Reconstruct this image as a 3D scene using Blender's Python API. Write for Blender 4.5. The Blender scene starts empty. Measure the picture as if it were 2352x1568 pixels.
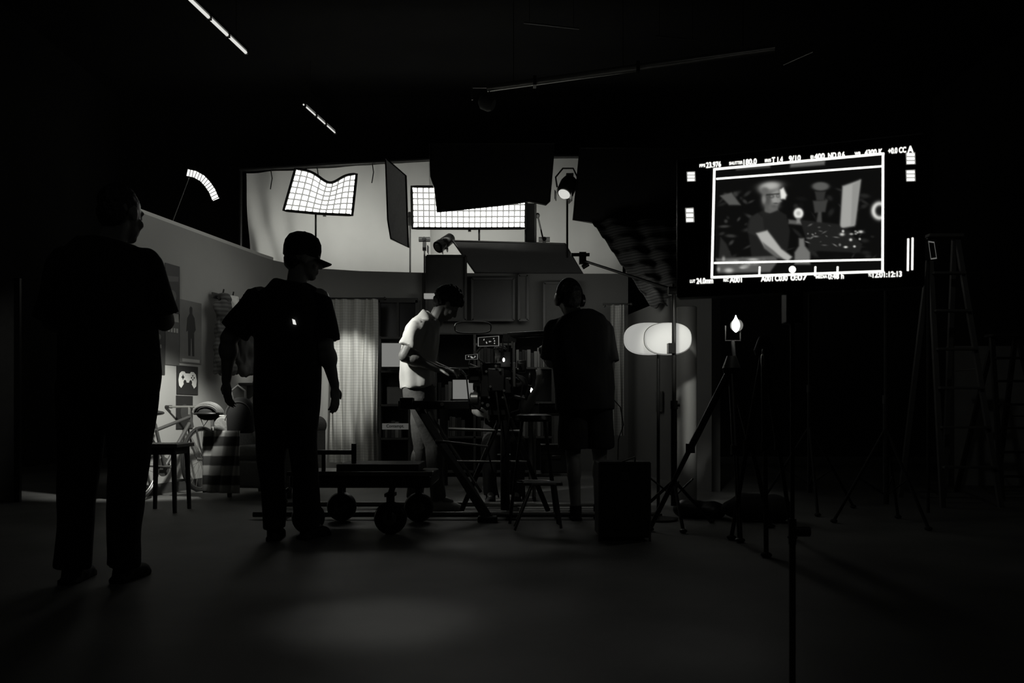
import bpy, math, random
import numpy as np
from mathutils import Vector, Matrix, noise
random.seed(7)
F=28/36*2352; HZ=948.0; CH=.78
def pt(px,py,d): return Vector(((px-1176)*d/F, d, CH-(py-HZ)*d/F))
V=Vector
# ------------------------------------------------------------------ materials
def mat(name,v,rough=.6,metal=0.0,emit=0.0,var=.2,scale=9,bump=0.0,trans=0.0):
    m=bpy.data.materials.new(name); m.use_nodes=True
    nt=m.node_tree; b=nt.nodes['Principled BSDF']
    tc=nt.nodes.new('ShaderNodeTexCoord'); nz=nt.nodes.new('ShaderNodeTexNoise')
    nz.inputs['Scale'].default_value=scale; nz.inputs['Detail'].default_value=5
    nt.links.new(tc.outputs['Object'],nz.inputs['Vector'])
    mp=nt.nodes.new('ShaderNodeMix'); mp.data_type='RGBA'
    lo=v*(1-var); hi=v*(1+var)
    mp.inputs[6].default_value=(lo,lo,lo*.95,1); mp.inputs[7].default_value=(hi,hi,hi*.95,1)
    nt.links.new(nz.outputs['Fac'],mp.inputs[0]); nt.links.new(mp.outputs[2],b.inputs['Base Color'])
    b.inputs['Roughness'].default_value=rough; b.inputs['Metallic'].default_value=metal
    if bump:
        bp=nt.nodes.new('ShaderNodeBump'); bp.inputs['Strength'].default_value=bump; bp.inputs['Distance'].default_value=.02
        nt.links.new(nz.outputs['Fac'],bp.inputs['Height']); nt.links.new(bp.outputs['Normal'],b.inputs['Normal'])
    if emit:
        b.inputs['Emission Color'].default_value=(1,1,.95,1); b.inputs['Emission Strength'].default_value=emit
    return m
def stripe_mat(name,a,bv,scale,axis='Z',thr=.5):
    m=mat(name,a,.85); nt=m.node_tree; b=nt.nodes['Principled BSDF']
    tc=nt.nodes.new('ShaderNodeTexCoord'); w=nt.nodes.new('ShaderNodeTexWave')
    w.bands_direction=axis; w.inputs['Scale'].default_value=scale; w.inputs['Distortion'].default_value=.3
    nt.links.new(tc.outputs['Object'],w.inputs['Vector'])
    r=nt.nodes.new('ShaderNodeValToRGB'); r.color_ramp.elements[0].position=thr-.1; r.color_ramp.elements[1].position=thr+.1
    r.color_ramp.elements[0].color=(a,a,a*.95,1); r.color_ramp.elements[1].color=(bv,bv,bv*.95,1)
    nt.links.new(w.outputs['Fac'],r.inputs[0]); nt.links.new(r.outputs[0],b.inputs['Base Color']); return m
M={}
M['black']=mat('black_fabric',.012,.9)
M['blackp']=mat('black_plastic',.02,.36)
M['blackm']=mat('black_metal',.05,.32,.7)
M['steel']=mat('brushed_steel',.45,.3,.85)
M['dsteel']=mat('dull_steel',.2,.38,.8)
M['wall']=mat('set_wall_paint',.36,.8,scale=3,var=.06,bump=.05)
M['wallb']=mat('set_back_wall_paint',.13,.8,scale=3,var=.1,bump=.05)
M['studio']=mat('studio_black_paint',.025,.9,scale=2,bump=.1)
M['floor']=mat('concrete_floor',.11,.6,scale=1.6,var=.7,bump=.12)
M['sheet']=mat('white_muslin',.8,.9,scale=3,var=.05,bump=.1)
M['white']=mat('white_paint',.7,.6,var=.05)
M['grey']=mat('grey_paint',.28,.7)
M['dgrey']=mat('dark_grey',.07,.7)
M['flag']=mat('grey_flag_cloth',.22,.85,bump=.1,scale=30,emit=.012)  # slight emission stands in for light falling on the cloth
M['ledgrid']=mat('white_grid_fabric',.3,.8,emit=.32)  # emission stands in for panel light on the grid bars
M['led']=mat('led_diffuser',.8,.5,emit=10)
M['skin']=mat('skin',.26,.5,var=.08,scale=30)
M['hair']=mat('dark_hair',.02,.5,scale=60,bump=.6)
M['tee']=mat('dark_cotton',.016,.95,scale=40,bump=.1)
M['wtee']=mat('white_cotton',.74,.9,scale=20,bump=.08,var=.05)
M['jean']=mat('dark_denim',.02,.9,scale=60,bump=.1)
M['khaki']=mat('light_denim',.13,.9,scale=40,bump=.15)
M['shoe']=mat('light_shoe',.45,.7)
M['shoed']=mat('dark_shoe',.012,.8)
M['wood']=mat('dark_wood',.05,.5,scale=14,bump=.1)
M['glint']=mat('painted_glint_tube',.6,.4,emit=.7)
M['glow']=mat('bright_glow',.8,.4,emit=40)
M['shade']=mat('paper_shade',.7,.7,emit=.34,var=.04)
M['ov']=mat('screen_white_line',.0,.5,emit=1.8)
M['ovd']=mat('screen_grey_line',.0,.5,emit=.35)
M['scr']=mat('screen_black',.004,.3)
M['cushion']=mat('grey_upholstery',.2,.9,bump=.3,scale=40)
M['blanket']=stripe_mat('striped_blanket',.06,.42,1.8)
M['drape']=stripe_mat('quilted_black_drape',.012,.04,9)
def sheer(name,v):
    m=mat(name,v,.85,var=.06); nt=m.node_tree; b=nt.nodes['Principled BSDF']; src=b.inputs['Base Color'].links[0].from_socket
    tc=nt.nodes.new('ShaderNodeTexCoord'); prev=src
    for ax in ('X','Z'):
        w=nt.nodes.new('ShaderNodeTexWave'); w.bands_direction=ax; w.inputs['Scale'].default_value=9
        nt.links.new(tc.outputs['Object'],w.inputs['Vector']); r=nt.nodes.new('ShaderNodeValToRGB')
        r.color_ramp.elements[0].position=.05; r.color_ramp.elements[1].position=.3
        r.color_ramp.elements[0].color=(.84,.84,.84,1); r.color_ramp.elements[1].color=(1,1,1,1)
        nt.links.new(w.outputs['Fac'],r.inputs[0]); mx=nt.nodes.new('ShaderNodeMix'); mx.data_type='RGBA'; mx.blend_type='MULTIPLY'; mx.inputs[0].default_value=1
        nt.links.new(prev,mx.inputs[6]); nt.links.new(r.outputs[0],mx.inputs[7]); prev=mx.outputs[2]
    nt.links.new(prev,b.inputs['Base Color'])
    tr=nt.nodes.new('ShaderNodeBsdfTranslucent'); nt.links.new(prev,tr.inputs['Color']); ms=nt.nodes.new('ShaderNodeMixShader'); ms.inputs[0].default_value=.2
    out=nt.nodes['Material Output']; nt.links.new(b.outputs[0],ms.inputs[1]); nt.links.new(tr.outputs[0],ms.inputs[2]); nt.links.new(ms.outputs[0],out.inputs[0]); return m
M['curtain']=sheer('checked_sheer_curtain',.8)
# ------------------------------------------------------------------ mesh builder
class MB:
    def __init__(s): s.v=[];s.f=[];s.m=[]
    def add(s,vs,fs,mi=0):
        o=len(s.v); s.v+=[V(v) for v in vs]; s.f+=[[i+o for i in f] for f in fs]; s.m+=[mi]*len(fs); return s
    def box(s,c,sz,rz=0,mi=0,R=None):
        R=R or Matrix.Rotation(rz,3,'Z'); x,y,z=[a/2 for a in sz]; c=V(c)
        vs=[c+R@V((i*x,j*y,k*z)) for i in(-1,1) for j in(-1,1) for k in(-1,1)]
        return s.add(vs,[(0,1,3,2),(4,6,7,5),(0,4,5,1),(2,3,7,6),(0,2,6,4),(1,5,7,3)],mi)
    def loft(s,rings,mi=0,closed=False):
        n=len(rings[0]); vs=[p for r in rings for p in r]; fs=[]
        K=len(rings)
        for k in range(K if closed else K-1):
            for i in range(n):
                a=k*n+i;b=k*n+(i+1)%n;c=((k+1)%K)*n+(i+1)%n;d=((k+1)%K)*n+i
                fs.append((a,b,c,d))
        if not closed: fs.append(tuple(range(n-1,-1,-1))); fs.append(tuple(range((K-1)*n,K*n)))
        return s.add(vs,fs,mi)
    def frame(s,d):
        d=V(d).normalized(); a=V((0,0,1)) if abs(d.z)<.9 else V((1,0,0))
        u=d.cross(a).normalized(); w=d.cross(u).normalized(); return u,w
    def cyl(s,p0,p1,r0,r1=None,n=14,mi=0):
        r1=r0 if r1 is None else r1; p0=V(p0);p1=V(p1); u,w=s.frame(p1-p0)
        ring=lambda p,r:[p+(u*math.cos(t)+w*math.sin(t))*r for t in [2*math.pi*i/n for i in range(n)]]
        return s.loft([ring(p0,r0),ring(p1,r1)],mi)
    def lathe(s,c,prof,axis=(0,0,1),n=24,mi=0,sx=1,sy=1):
        u,w=s.frame(axis); a=V(axis).normalized(); c=V(c)
        return s.loft([[c+a*h+(u*math.cos(t)*sx+w*math.sin(t)*sy)*r for t in [2*math.pi*i/n for i in range(n)]] for r,h in prof],mi)
    def cap(s,p0,p1,r0,r1,n=14,mi=0):
        p0=V(p0);p1=V(p1); d=(p1-p0).normalized(); u,w=s.frame(d); rings=[]
        for a in (-85,-60,-30,0):
            a=math.radians(a); rings.append([p0+d*r0*math.sin(a)+(u*math.cos(t)+w*math.sin(t))*r0*math.cos(a) for t in [2*math.pi*i/n for i in range(n)]])
        for a in (0,30,60,85):
            a=math.radians(a); rings.append([p1+d*r1*math.sin(a)+(u*math.cos(t)+w*math.sin(t))*r1*math.cos(a) for t in [2*math.pi*i/n for i in range(n)]])
        return s.loft(rings,mi)
    def ell(s,c,r,R=None,n=18,k=10,mi=0):
        R=R or Matrix.Identity(3); c=V(c); rings=[]
        for j in range(1,k):
            a=-math.pi/2+math.pi*j/k
            rings.append([c+R@V((r[0]*math.cos(a)*math.cos(t),r[1]*math.cos(a)*math.sin(t),r[2]*math.sin(a))) for t in [2*math.pi*i/n for i in range(n)]])
        return s.loft(rings,mi)
    def tube(s,pts,r,n=8,mi=0,closed=False):
        pts=[V(p) for p in pts]; rings=[]; K=len(pts); up=None
        for i,p in enumerate(pts):
            if closed: t=pts[(i+1)%K]-pts[i-1]
            else: t=pts[min(i+1,K-1)]-pts[max(i-1,0)]
            t.normalize()
            if up is None: u,w=s.frame(t)
            else:
                u=(up-t*up.dot(t)).normalized(); w=t.cross(u)
            up=u; w=t.cross(u)
            rings.append([p+(u*math.cos(a)+w*math.sin(a))*r for a in [2*math.pi*j/n for j in range(n)]])
        return s.loft(rings,mi,closed)
    def prism(s,pts,vec,mi=0):
        n=len(pts); pts=[V(p) for p in pts]; vec=V(vec)
        vs=pts+[p+vec for p in pts]; fs=[tuple(range(n)),tuple(range(2*n-1,n-1,-1))]
        for i in range(n): j=(i+1)%n; fs.append((j,i,i+n,j+n))
        return s.add(vs,fs,mi)
    def grid(s,fn,nu,nv,mi=0,th=None):
        vs=[fn(i/nu,j/nv) for j in range(nv+1) for i in range(nu+1)]
        fs=[(j*(nu+1)+i,j*(nu+1)+i+1,(j+1)*(nu+1)+i+1,(j+1)*(nu+1)+i) for j in range(nv) for i in range(nu)]
        return s.add(vs,fs,mi)
def mkmesh(name,mb,loc,mats,smooth=True):
    me=bpy.data.meshes.new(name); L=V(loc)
    me.from_pydata([tuple(v-L) for v in mb.v],[],mb.f)
    for m in mats: me.materials.append(m)
    me.polygons.foreach_set('material_index',mb.m)
    if smooth:
        me.polygons.foreach_set('use_smooth',[True]*len(me.polygons)); me.set_sharp_from_angle(angle=math.radians(38))
    me.update(); return me
def link(ob): bpy.context.scene.collection.objects.link(ob); return ob
def thing(name,label,cat,loc,group=None):
    e=link(bpy.data.objects.new(name,None)); e.location=loc; e.empty_display_size=.1
    e['label']=label; e['category']=cat
    if group: e['group']=group
    return e
def part(par,name,mb,mats,bevel=0,label=None,smooth=True,root=None,solid=0,loc=None):
    if not isinstance(mats,(list,tuple)): mats=[mats]
    L=root if root is not None else par.location
    ob=link(bpy.data.objects.new(name,mkmesh(name,mb,L,mats,smooth))); ob.parent=par
    if solid: k=ob.modifiers.new('s','SOLIDIFY'); k.thickness=solid
    if bevel: k=ob.modifiers.new('b','BEVEL'); k.width=bevel; k.segments=2; k.limit_method='ANGLE'
    if label: ob['label']=label
    return ob
def single(name,label,cat,mb,mats,bevel=0,group=None,kind=None,smooth=True,solid=0,loc=None):
    if not isinstance(mats,(list,tuple)): mats=[mats]
    if loc is None:
        xs=[v.x for v in mb.v];ys=[v.y for v in mb.v];zs=[v.z for v in mb.v]
        loc=V(((min(xs)+max(xs))/2,(min(ys)+max(ys))/2,min(zs)))
    ob=link(bpy.data.objects.new(name,mkmesh(name,mb,loc,mats,smooth))); ob.location=loc
    if cat: ob['category']=cat
    if label: ob['label']=label
    if group: ob['group']=group
    if kind: ob['kind']=kind
    if solid: k=ob.modifiers.new('s','SOLIDIFY'); k.thickness=solid
    if bevel: k=ob.modifiers.new('b','BEVEL'); k.width=bevel; k.segments=2; k.limit_method='ANGLE'
    return ob
def text_mb(mb,body,fn,mi=0,bold=0):
    cu=bpy.data.curves.new('t','FONT'); cu.body=body; cu.offset=bold; o=link(bpy.data.objects.new('t',cu))
    dg=bpy.context.evaluated_depsgraph_get(); me=bpy.data.meshes.new_from_object(o.evaluated_get(dg))
    xs=[v.co.x for v in me.vertices]; ys=[v.co.y for v in me.vertices]
    x0,x1,y0,y1=min(xs),max(xs),min(ys),max(ys)
    mb.add([fn((v.co.x-x0)/(x1-x0),(v.co.y-y0)/(y1-y0)) for v in me.vertices],[tuple(p.vertices) for p in me.polygons],mi)
    bpy.data.objects.remove(o); bpy.data.meshes.remove(me)
# ------------------------------------------------------------------ structure
def struct(name,label,mb,m,solid=0):
    return single(name,label,None,mb,m,kind='structure',smooth=False,solid=solid)
X0,X1,Y0,Y1,ZC=-7,7.5,-2,14.2,6.4
struct('floor','dark stained concrete studio floor',MB().box(((X0+X1)/2,(Y0+Y1)/2,-.05),(X1-X0,Y1-Y0,.1)),M['floor'])
struct('ceiling','black studio ceiling',MB().box(((X0+X1)/2,(Y0+Y1)/2,ZC+.05),(X1-X0,Y1-Y0,.1)),M['studio'])
struct('wall_back','black studio end wall',MB().box(((X0+X1)/2,Y1+.05,ZC/2),(X1-X0,.1,ZC)),M['studio'])
struct('wall_front','black studio wall',MB().box(((X0+X1)/2,Y0-.05,ZC/2),(X1-X0,.1,ZC)),M['studio'])
struct('wall_left','black studio side wall',MB().box((X0-.05,(Y0+Y1)/2,ZC/2),(.1,Y1-Y0,ZC)),M['studio'])
struct('wall_right','black studio side wall',MB().box((X1+.05,(Y0+Y1)/2,ZC/2),(.1,Y1-Y0,ZC)),M['studio'])
WH=2.65
def wallstrip(path,z0,z1,th):
    mb=MB(); n=len(path); nr=[]
    for i in range(n):
        t=V(path[min(i+1,n-1)])-V(path[max(i-1,0)]); t.normalize(); nr.append(V((-t.y,t.x)))
    rings=[[V((p[0],p[1],z0)),V((p[0]+q.x*th,p[1]+q.y*th,z0)),V((p[0]+q.x*th,p[1]+q.y*th,z1)),V((p[0],p[1],z1))] for p,q in zip(path,nr)]
    mb.loft(rings); return mb
pathL=[(-3.53,7.15),(-3.0,9.5),(-2.93,9.75),(-2.75,10.05),(-2.45,10.33),(-2.0,10.5),(-1.2,10.62)]
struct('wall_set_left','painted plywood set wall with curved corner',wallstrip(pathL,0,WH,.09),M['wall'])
struct('trim_1','white strip capping the set wall',wallstrip([(-3.535,7.14),(-3.0,9.5),(-2.925,9.76)],WH,WH+.035,.11),M['white'])  # white paint puts the light on the wall's top edge into the colour
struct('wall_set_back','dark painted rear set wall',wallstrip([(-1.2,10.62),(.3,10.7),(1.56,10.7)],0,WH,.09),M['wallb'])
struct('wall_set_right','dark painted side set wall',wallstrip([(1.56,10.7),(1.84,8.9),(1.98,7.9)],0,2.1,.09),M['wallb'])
struct('baseboard_left','dark skirting board along the set wall',wallstrip([(-3.5,7.15),(-2.97,9.5)],0,.1,.03),M['wood'])
WU=V((.2200,.9755,0)); WN=V((.9755,-.2200,0))
def wd(px): t=(px-1176)/F; return (3.53+7.15*.2255)/(.2255-t)
def wp(px,py,off=0): return pt(px,py,wd(px))+WN*off
# ------------------------------------------------------------------ muslins
def cloth(name,label,c,m,amp=.03,fr=9,nu=60,nv=24,seed=0,folds=None,cat='backdrop'):
    tl,tr,br,bl=[V(p) for p in c]; nrm=(tr-tl).cross(bl-tl).normalized()
    def fn(u,v):
        p=(tl*(1-u)+tr*u)*(1-v)+(bl*(1-u)+br*u)*v
        o=amp*noise.noise(V((u*fr+seed,v*3+u*4,seed)))+(folds(u,v) if folds else 0)
        return p+nrm*o
    return fn
def fA(u,v): 
    d=.06*math.sin((u*9-v*1.6)*6)*max(0,1-u*3.0)*min(1,v*2)
    return d+.035*math.sin((u-1)*60*(.3+v))*max(0,1-(1-u)*7)*(1-v)+.01*math.sin(u*31+v*4)
th=thing('muslin_backdrop','large white muslin sheet clipped to a pipe above the set wall','backdrop',(pt(770,640,12.2).x,12.2,0))
part(th,'sheet',MB().grid(cloth('','',[pt(566,398,12.2),pt(985,370,12.2),pt(992,745,12.2),pt(575,745,12.2)],0,folds=fA),90,40),M['sheet'])
part(th,'pipe',MB().cyl(pt(550,390,12.17),pt(995,366,12.17),.03),M['blackm'])
part(th,'post',MB().cyl((pt(553,390,12.17).x,12.17,0),pt(553,390,12.17),.025),M['blackm'])
for x in (622,728,855): 
    y=393-(x-566)*.062
    part(th,'tie_cord',MB().tube([pt(x,y,12.1),pt(x+3,y+20,12.1),pt(x-1,y+45,12.1)],.008),M['black'])
th=thing('muslin_backdrop','white muslin sheet hanging behind black flags','backdrop',(pt(1210,640,12.3).x,12.3,0))
part(th,'sheet',MB().grid(cloth('','',[pt(985,364,12.35),pt(1430,360,12.35),pt(1430,745,12.35),pt(985,745,12.35)],0,seed=5),80,30),M['sheet'])
part(th,'pipe',MB().cyl(pt(985,362,12.3),pt(1440,358,12.3),.03),M['blackm'])
part(th,'post',MB().cyl((pt(1440,0,12.3).x,12.3,0),pt(1440,358,12.3),.025),M['blackm'])
# ------------------------------------------------------------------ stands
def stand(loc,h,label='black steel light stand with a tripod base',r=.016,spread=.42,rot=0,name='light_stand',m=None,cat='light stand',lh=.75):
    m=m or M['blackm']; x,y=loc; th=thing(name,label,cat,(x,y,0))
    part(th,'pole',MB().cyl((x,y,min(.14,lh*.5)),(x,y,h*.5),r*1.25).cyl((x,y,h*.5),(x,y,h),r*.85),m)
    for k in range(3):
        a=rot+k*2.094; e=V((x+math.cos(a)*spread,y+math.sin(a)*spread,.015))
        lg=MB().tube([(x,y,lh*.9),(x+math.cos(a)*spread*.45,y+math.sin(a)*spread*.45,lh*.5),e],r*.7).ell(e,(.025,.025,.015))
        if lh>.3: lg.cyl((x,y,.2),(x+math.cos(a)*spread*.5,y+math.sin(a)*spread*.5,.32),r*.4)
        part(th,'leg',lg,m)
    part(th,'knob',MB().cyl((x+r,y,h*.5),(x+.04,y,h*.5),.012).cyl((x,y,h*.5-.03),(x,y,h*.5+.03),r*1.5),M['blackp'])
    return th
# ------------------------------------------------------------------ LED mats
def led(c,label,nx,ny,sag=0,bow=.05,loc=None):
    tl,tr,br,bl=[V(p) for p in c]; nrm=V((0,-1,0)); ctr=(tl+tr+br+bl)/4
    th=thing('led_softbox',label,'film light',(ctr.x,ctr.y,bl.z))
    def P(u,v,o=0):
        p=(tl*(1-u)+tr*u)*(1-v)+(bl*(1-u)+br*u)*v
        p=p+V((0,0,-sag*math.exp(-((u-.55)/.22)**2)*(1-v)))
        return p+nrm*(o-bow*(1-abs(2*u-1))*1)
    part(th,'diffuser',MB().grid(lambda u,v:P(u,v),24,10),M['led'],smooth=True)
    g=MB(); w=.0095
    for i in range(nx+1):
        u=i/nx; g.loft([[P(u,j/10,.0)+V((-w,0,0)),P(u,j/10,.0)+V((w,0,0)),P(u,j/10,.03)+V((w,0,0)),P(u,j/10,.03)+V((-w,0,0))] for j in range(11)])
    for j in range(ny+1):
        v=j/ny; g.loft([[P(i/24,v,0)+V((0,0,-w)),P(i/24,v,0)+V((0,0,w)),P(i/24,v,.03)+V((0,0,w)),P(i/24,v,.03)+V((0,0,-w))] for i in range(25)])
    part(th,'egg_crate_grid',g,M['ledgrid'],smooth=False)
    e=[P(i/24,0,.03) for i in range(25)]+[P(1,j/8,.03) for j in range(1,9)]+[P(1-i/24,1,.03) for i in range(1,25)]+[P(0,1-j/8,.03) for j in range(1,8)]
    part(th,'fabric_edge',MB().tube(e,.02,closed=True),M['dgrey'])
    part(th,'back_cover',MB().grid(lambda u,v:P(u,v,-.03),24,10),M['black'],solid=.01)
    part(th,'bracket',MB().box(ctr+V((0,.12,0)),(.5,.03,.04)).box(ctr+V((0,.12,-.15)),(.04,.03,.3)),M['blackm'])
    return th,ctr
D=11.0
led([pt(680,389,D),pt(820,401,D),pt(810,495,D),pt(653,484,D)],'glowing fabric LED light with grid, sagging at its top edge',10,7,sag=.14)
stand((pt(722,0,11.12).x,11.2),pt(0,440,11.1).z,spread=.3)
led([pt(946,430,D),pt(1209,430,D),pt(1207,525,D),pt(948,525,D)],'wide glowing LED light with grid behind a black flag',20,7,bow=.02)
stand((pt(1100,0,11.12).x,11.2),pt(0,480,11.1).z,spread=.3)
def flag(pts,label,m,th_=.02,name='flag'):
    ps=[V(p) for p in pts]; b=min(p.z for p in ps); c=sum(ps,V())/len(ps)
    t=thing(name,label,'light flag',(c.x,c.y,b))
    part(t,'cloth_panel',MB().prism(ps,(0,th_,0)),m,smooth=False)
    part(t,'frame',MB().tube(ps+[ps[0]],.014),M['blackm'])
    return t
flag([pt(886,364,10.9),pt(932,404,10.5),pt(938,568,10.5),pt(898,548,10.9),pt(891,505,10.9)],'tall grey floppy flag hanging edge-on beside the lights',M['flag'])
flag([pt(988,330,10.7),pt(1274,330,10.7),pt(1262,462,10.7),pt(1254,470,10.7),pt(1216,462,10.7),pt(1150,471,10.7),pt(1004,486,10.7),pt(999,432,10.7),pt(990,405,10.7)],'large black flag cutting the light of the wide panel',M['black'])
flag([pt(1040,553,11.1),pt(1298,560,11.1),pt(1342,633,10.78),pt(1092,627,10.78)],'dark tilted flag lying flat above the set wall',mat('flag_dark',.045,.8,emit=.003))  # slight emission stands in for light on this flag
flag([pt(1207,468,11.2),pt(1230,468,11.2),pt(1230,556,11.2),pt(1207,556,11.2)],'narrow black flag beside the panel',M['black'])
flag([pt(1333,340,10.8),pt(1640,340,10.8),pt(1640,520,10.8),pt(1366,512,10.8),pt(1317,505,10.8)],'large black flag hung at the edge of the sheet',M['black'])
def fD(u,v): return .03*math.sin(v*40)+.03*math.sin(u*22)
mbd=MB().grid(cloth('','',[pt(1358,508,10.75),pt(1640,500,9.9),pt(1640,700,8.6),pt(1493,700,9.4)],0,folds=fD,amp=.05),50,40)
single('black_drape','black quilted drape hung over the side set wall','drape',mbd,M['drape'],solid=.01)
def clampstand(px,ytop,label,y=11.35):
    p=pt(px,ytop,y); t=stand((p.x,y),p.z,label,r=.014,spread=.15)
    part(t,'grip_head',MB().cyl(p+V((-.08,0,-.03)),p+V((.08,0,-.03)),.035).cyl(p+V((0,-.05,-.03)),p+V((0,.05,-.03)),.03).box(p+V((0,0,-.13)),(.05,.05,.12)),M['blackm']); return t
clampstand(975,545,'black light stand with a grip head'); t=clampstand(1250,545,'black light stand with a thin angled rod')
part(t,'extension_rod',MB().cyl(pt(1235,495,11.3),pt(1248,552,11.3),.012).ell(pt(1235,495,11.3),(.03,.03,.04)),M['blackm'])
clampstand(942,488,'black light stand with a grip head',11.75)
a=pt(1038,545,11.2);b=pt(1000,572,10.95); t=thing('spotlight','small black spotlight with barndoors aimed down','spotlight',(a.x,a.y,b.z-.1))
part(t,'housing',MB().lathe(a,[(.05,0),(.075,.03),(.08,.2),(.07,.22),(.085,.25),(.085,.33),(.06,.33)],axis=(b-a)),M['blackm'])
dd=(b-a).normalized(); part(t,'lens',MB().lathe(a+dd*.335,[(.055,0),(.05,.012)],axis=dd),M['steel'])
part(t,'yoke',MB().tube([a+dd*.12+V((0,-.1,0)),a+dd*.12+V((0,-.1,-.13)),a+dd*.12+V((0,.1,-.13)),a+dd*.12+V((0,.1,0))],.01),M['blackm'])
for k in (-1,1): part(t,'barndoor',MB().box(b+V((k*.1,0,-.01)),(.012,.12,.1)),M['blackm'])
p=pt(1303,430,10.95); t=thing('fresnel_light','black fresnel lamp head tilted down on a tall stand','film light',(p.x,p.y,p.z-.25))
ax=V((-.35,-.45,-.82)).normalized()
part(t,'housing',MB().lathe(p-ax*.16,[(.05,0),(.1,.03),(.12,.1),(.12,.26),(.1,.29)],axis=ax).box(p-ax*.1+V((0,0,.08)),(.1,.12,.06)),M['blackm'])
part(t,'lens',MB().lathe(p+ax*.135,[(.085,0),(.06,.03),(.02,.045)],axis=ax),mat('lit_lens',.8,.3,emit=.6))
part(t,'yoke',MB().tube([p+V((-.14,0,.0)),p+V((-.16,0,.14)),p+V((-.06,0,.26)),p+V((.08,0,.26)),p+V((.15,0,.12)),p+V((.14,0,0))],.012),M['blackm'])
part(t,'barndoor',MB().box(p+ax*.18+V((.1,0,.0)),(.01,.16,.16),rz=.2),M['blackm']); part(t,'barndoor',MB().box(p+ax*.16+V((-.11,0,.0)),(.01,.12,.12),rz=-.2),M['blackm'])
stand((p.x,10.97),p.z-.16,'tall black stand carrying the fresnel lamp',r=.018,spread=.13)
t=stand((pt(1548,0,5.5).x,5.5),pt(0,652,5.5).z,'tall black grip stand with boom arm',r=.017,spread=.34,rot=.5,name='grip_stand',lh=.35)
e0=pt(1548,668,5.5); e1=pt(1338,598,6.9); part(t,'boom_arm',MB().cyl(e0+V((.06,-.03,-.02)),e1,.011),M['blackm'])
part(t,'grip_head',MB().cyl(e0+V((-.04,0,0)),e0+V((.05,0,0)),.03).box(pt(1542,800,5.5),(.05,.06,.07)),M['blackm'])
part(t,'clamp',MB().box(e1+V((0,0,.02)),(.06,.05,.1)).cyl(e1+V((-.1,0,.05)),e1+V((.06,0,.05)),.015).cyl(e1+V((0,0,-.06)),e1+V((.05,0,-.03)),.02),M['blackm'])
DW=8.5; t=thing('led_wand','curved glowing flexible LED light on a thin arm','film light',(pt(395,512,DW).x,DW,0))
cp_=[(430,396),(448,400),(464,409),(477,423),(487,438),(495,457)]
qs=[pt(x,y,DW) for x,y in cp_]
def off(i,w):
    tg=(qs[min(i+1,5)]-qs[max(i-1,0)]).normalized(); return V((tg.z,0,-tg.x))*w
part(t,'light_strip',MB().loft([[q+off(i,.035),q-off(i,.035),q-off(i,.035)+V((0,.02,0)),q+off(i,.035)+V((0,.02,0))] for i,q in enumerate(qs)]),mat('wand_glow',.8,.5,emit=1.2,var=.1,scale=30))
mb=MB()
for i in range(14):
    u=i/13*5; k=min(int(u),4); q=qs[k].lerp(qs[k+1],u-k); o_=off(k,.04); mb.cyl(q+o_+V((0,-.01,0)),q-o_+V((0,-.01,0)),.003,n=6)
mb.tube([q+off(i,.042) for i,q in enumerate(qs)],.006).tube([q-off(i,.042) for i,q in enumerate(qs)],.006)
part(t,'wire_guard',mb,M['dgrey'])
part(t,'arm',MB().cyl(pt(436,402,DW+.02),pt(395,512,DW+.02),.006).cyl(pt(395,512,DW+.02),(pt(395,0,DW+.02).x,DW+.02,0),.012),M['dsteel'])
# ------------------------------------------------------------------ ceiling things
def dceil(y,z): return F*(z-CH)/(HZ-y)
def cp(px,py,z=5.6): d=dceil(py,z); return pt(px,py,d)
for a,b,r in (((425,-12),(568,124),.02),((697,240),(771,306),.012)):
    A=cp(*a);B=cp(*b); t=thing('ceiling_glint_tube','long thin ceiling batten with a glint painted as dim glow','ceiling tube',(A+B)/2)
    part(t,'tube',MB().cyl(A,B,r),M['glint'])  # faint emission stands in for a glint along the ceiling
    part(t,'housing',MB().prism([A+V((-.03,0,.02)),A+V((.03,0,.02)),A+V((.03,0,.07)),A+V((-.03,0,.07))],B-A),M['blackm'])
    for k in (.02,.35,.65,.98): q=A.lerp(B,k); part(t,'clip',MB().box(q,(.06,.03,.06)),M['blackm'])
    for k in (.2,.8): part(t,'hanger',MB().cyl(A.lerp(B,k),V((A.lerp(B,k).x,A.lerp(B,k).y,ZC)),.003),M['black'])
A=cp(1120,203,5.0);B=cp(1780,112,5.0)
t=thing('lighting_pipe','long steel pipe hung under the ceiling','pipe',(A+B)/2)
part(t,'pipe',MB().cyl(A,B,.045),M['steel'])
for k in (.1,.5,.9): q=A.lerp(B,k); part(t,'hanger',MB().cyl(q,V((q.x,q.y,ZC)),.004),M['black'])
for k in (.18,.55): q=A.lerp(B,k); part(t,'clamp',MB().box(q,(.04,.12,.12)),M['blackm'])
q=A+V((-.1,0,-.15)); t=thing('hanging_lamp','small unlit lamp clamped to the end of a pipe','film light',q)
part(t,'housing',MB().lathe(q,[(.05,0),(.1,.05),(.1,.15),(.07,.2)],axis=(.8,-.2,-.4)),M['dgrey'])
part(t,'yoke',MB().tube([q+V((-.1,0,0)),q+V((-.1,0,.16)),q+V((.12,0,.16)),q+V((.12,0,0))],.012),M['dsteel'])
for a,b in (((1203,52),(1330,66)),((1505,83),(1600,92)),((1800,149),(1868,119))):
    A=cp(*a,5.9);B=cp(*b,5.9); t=thing('ceiling_conduit','thin steel conduit under the ceiling','conduit',(A+B)/2)
    part(t,'conduit',MB().cyl(A,B,.012),M['steel'])
    for k in (.1,.9): q=A.lerp(B,k); part(t,'hanger',MB().cyl(q,V((q.x,q.y,ZC)),.003),M['black'])
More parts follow.
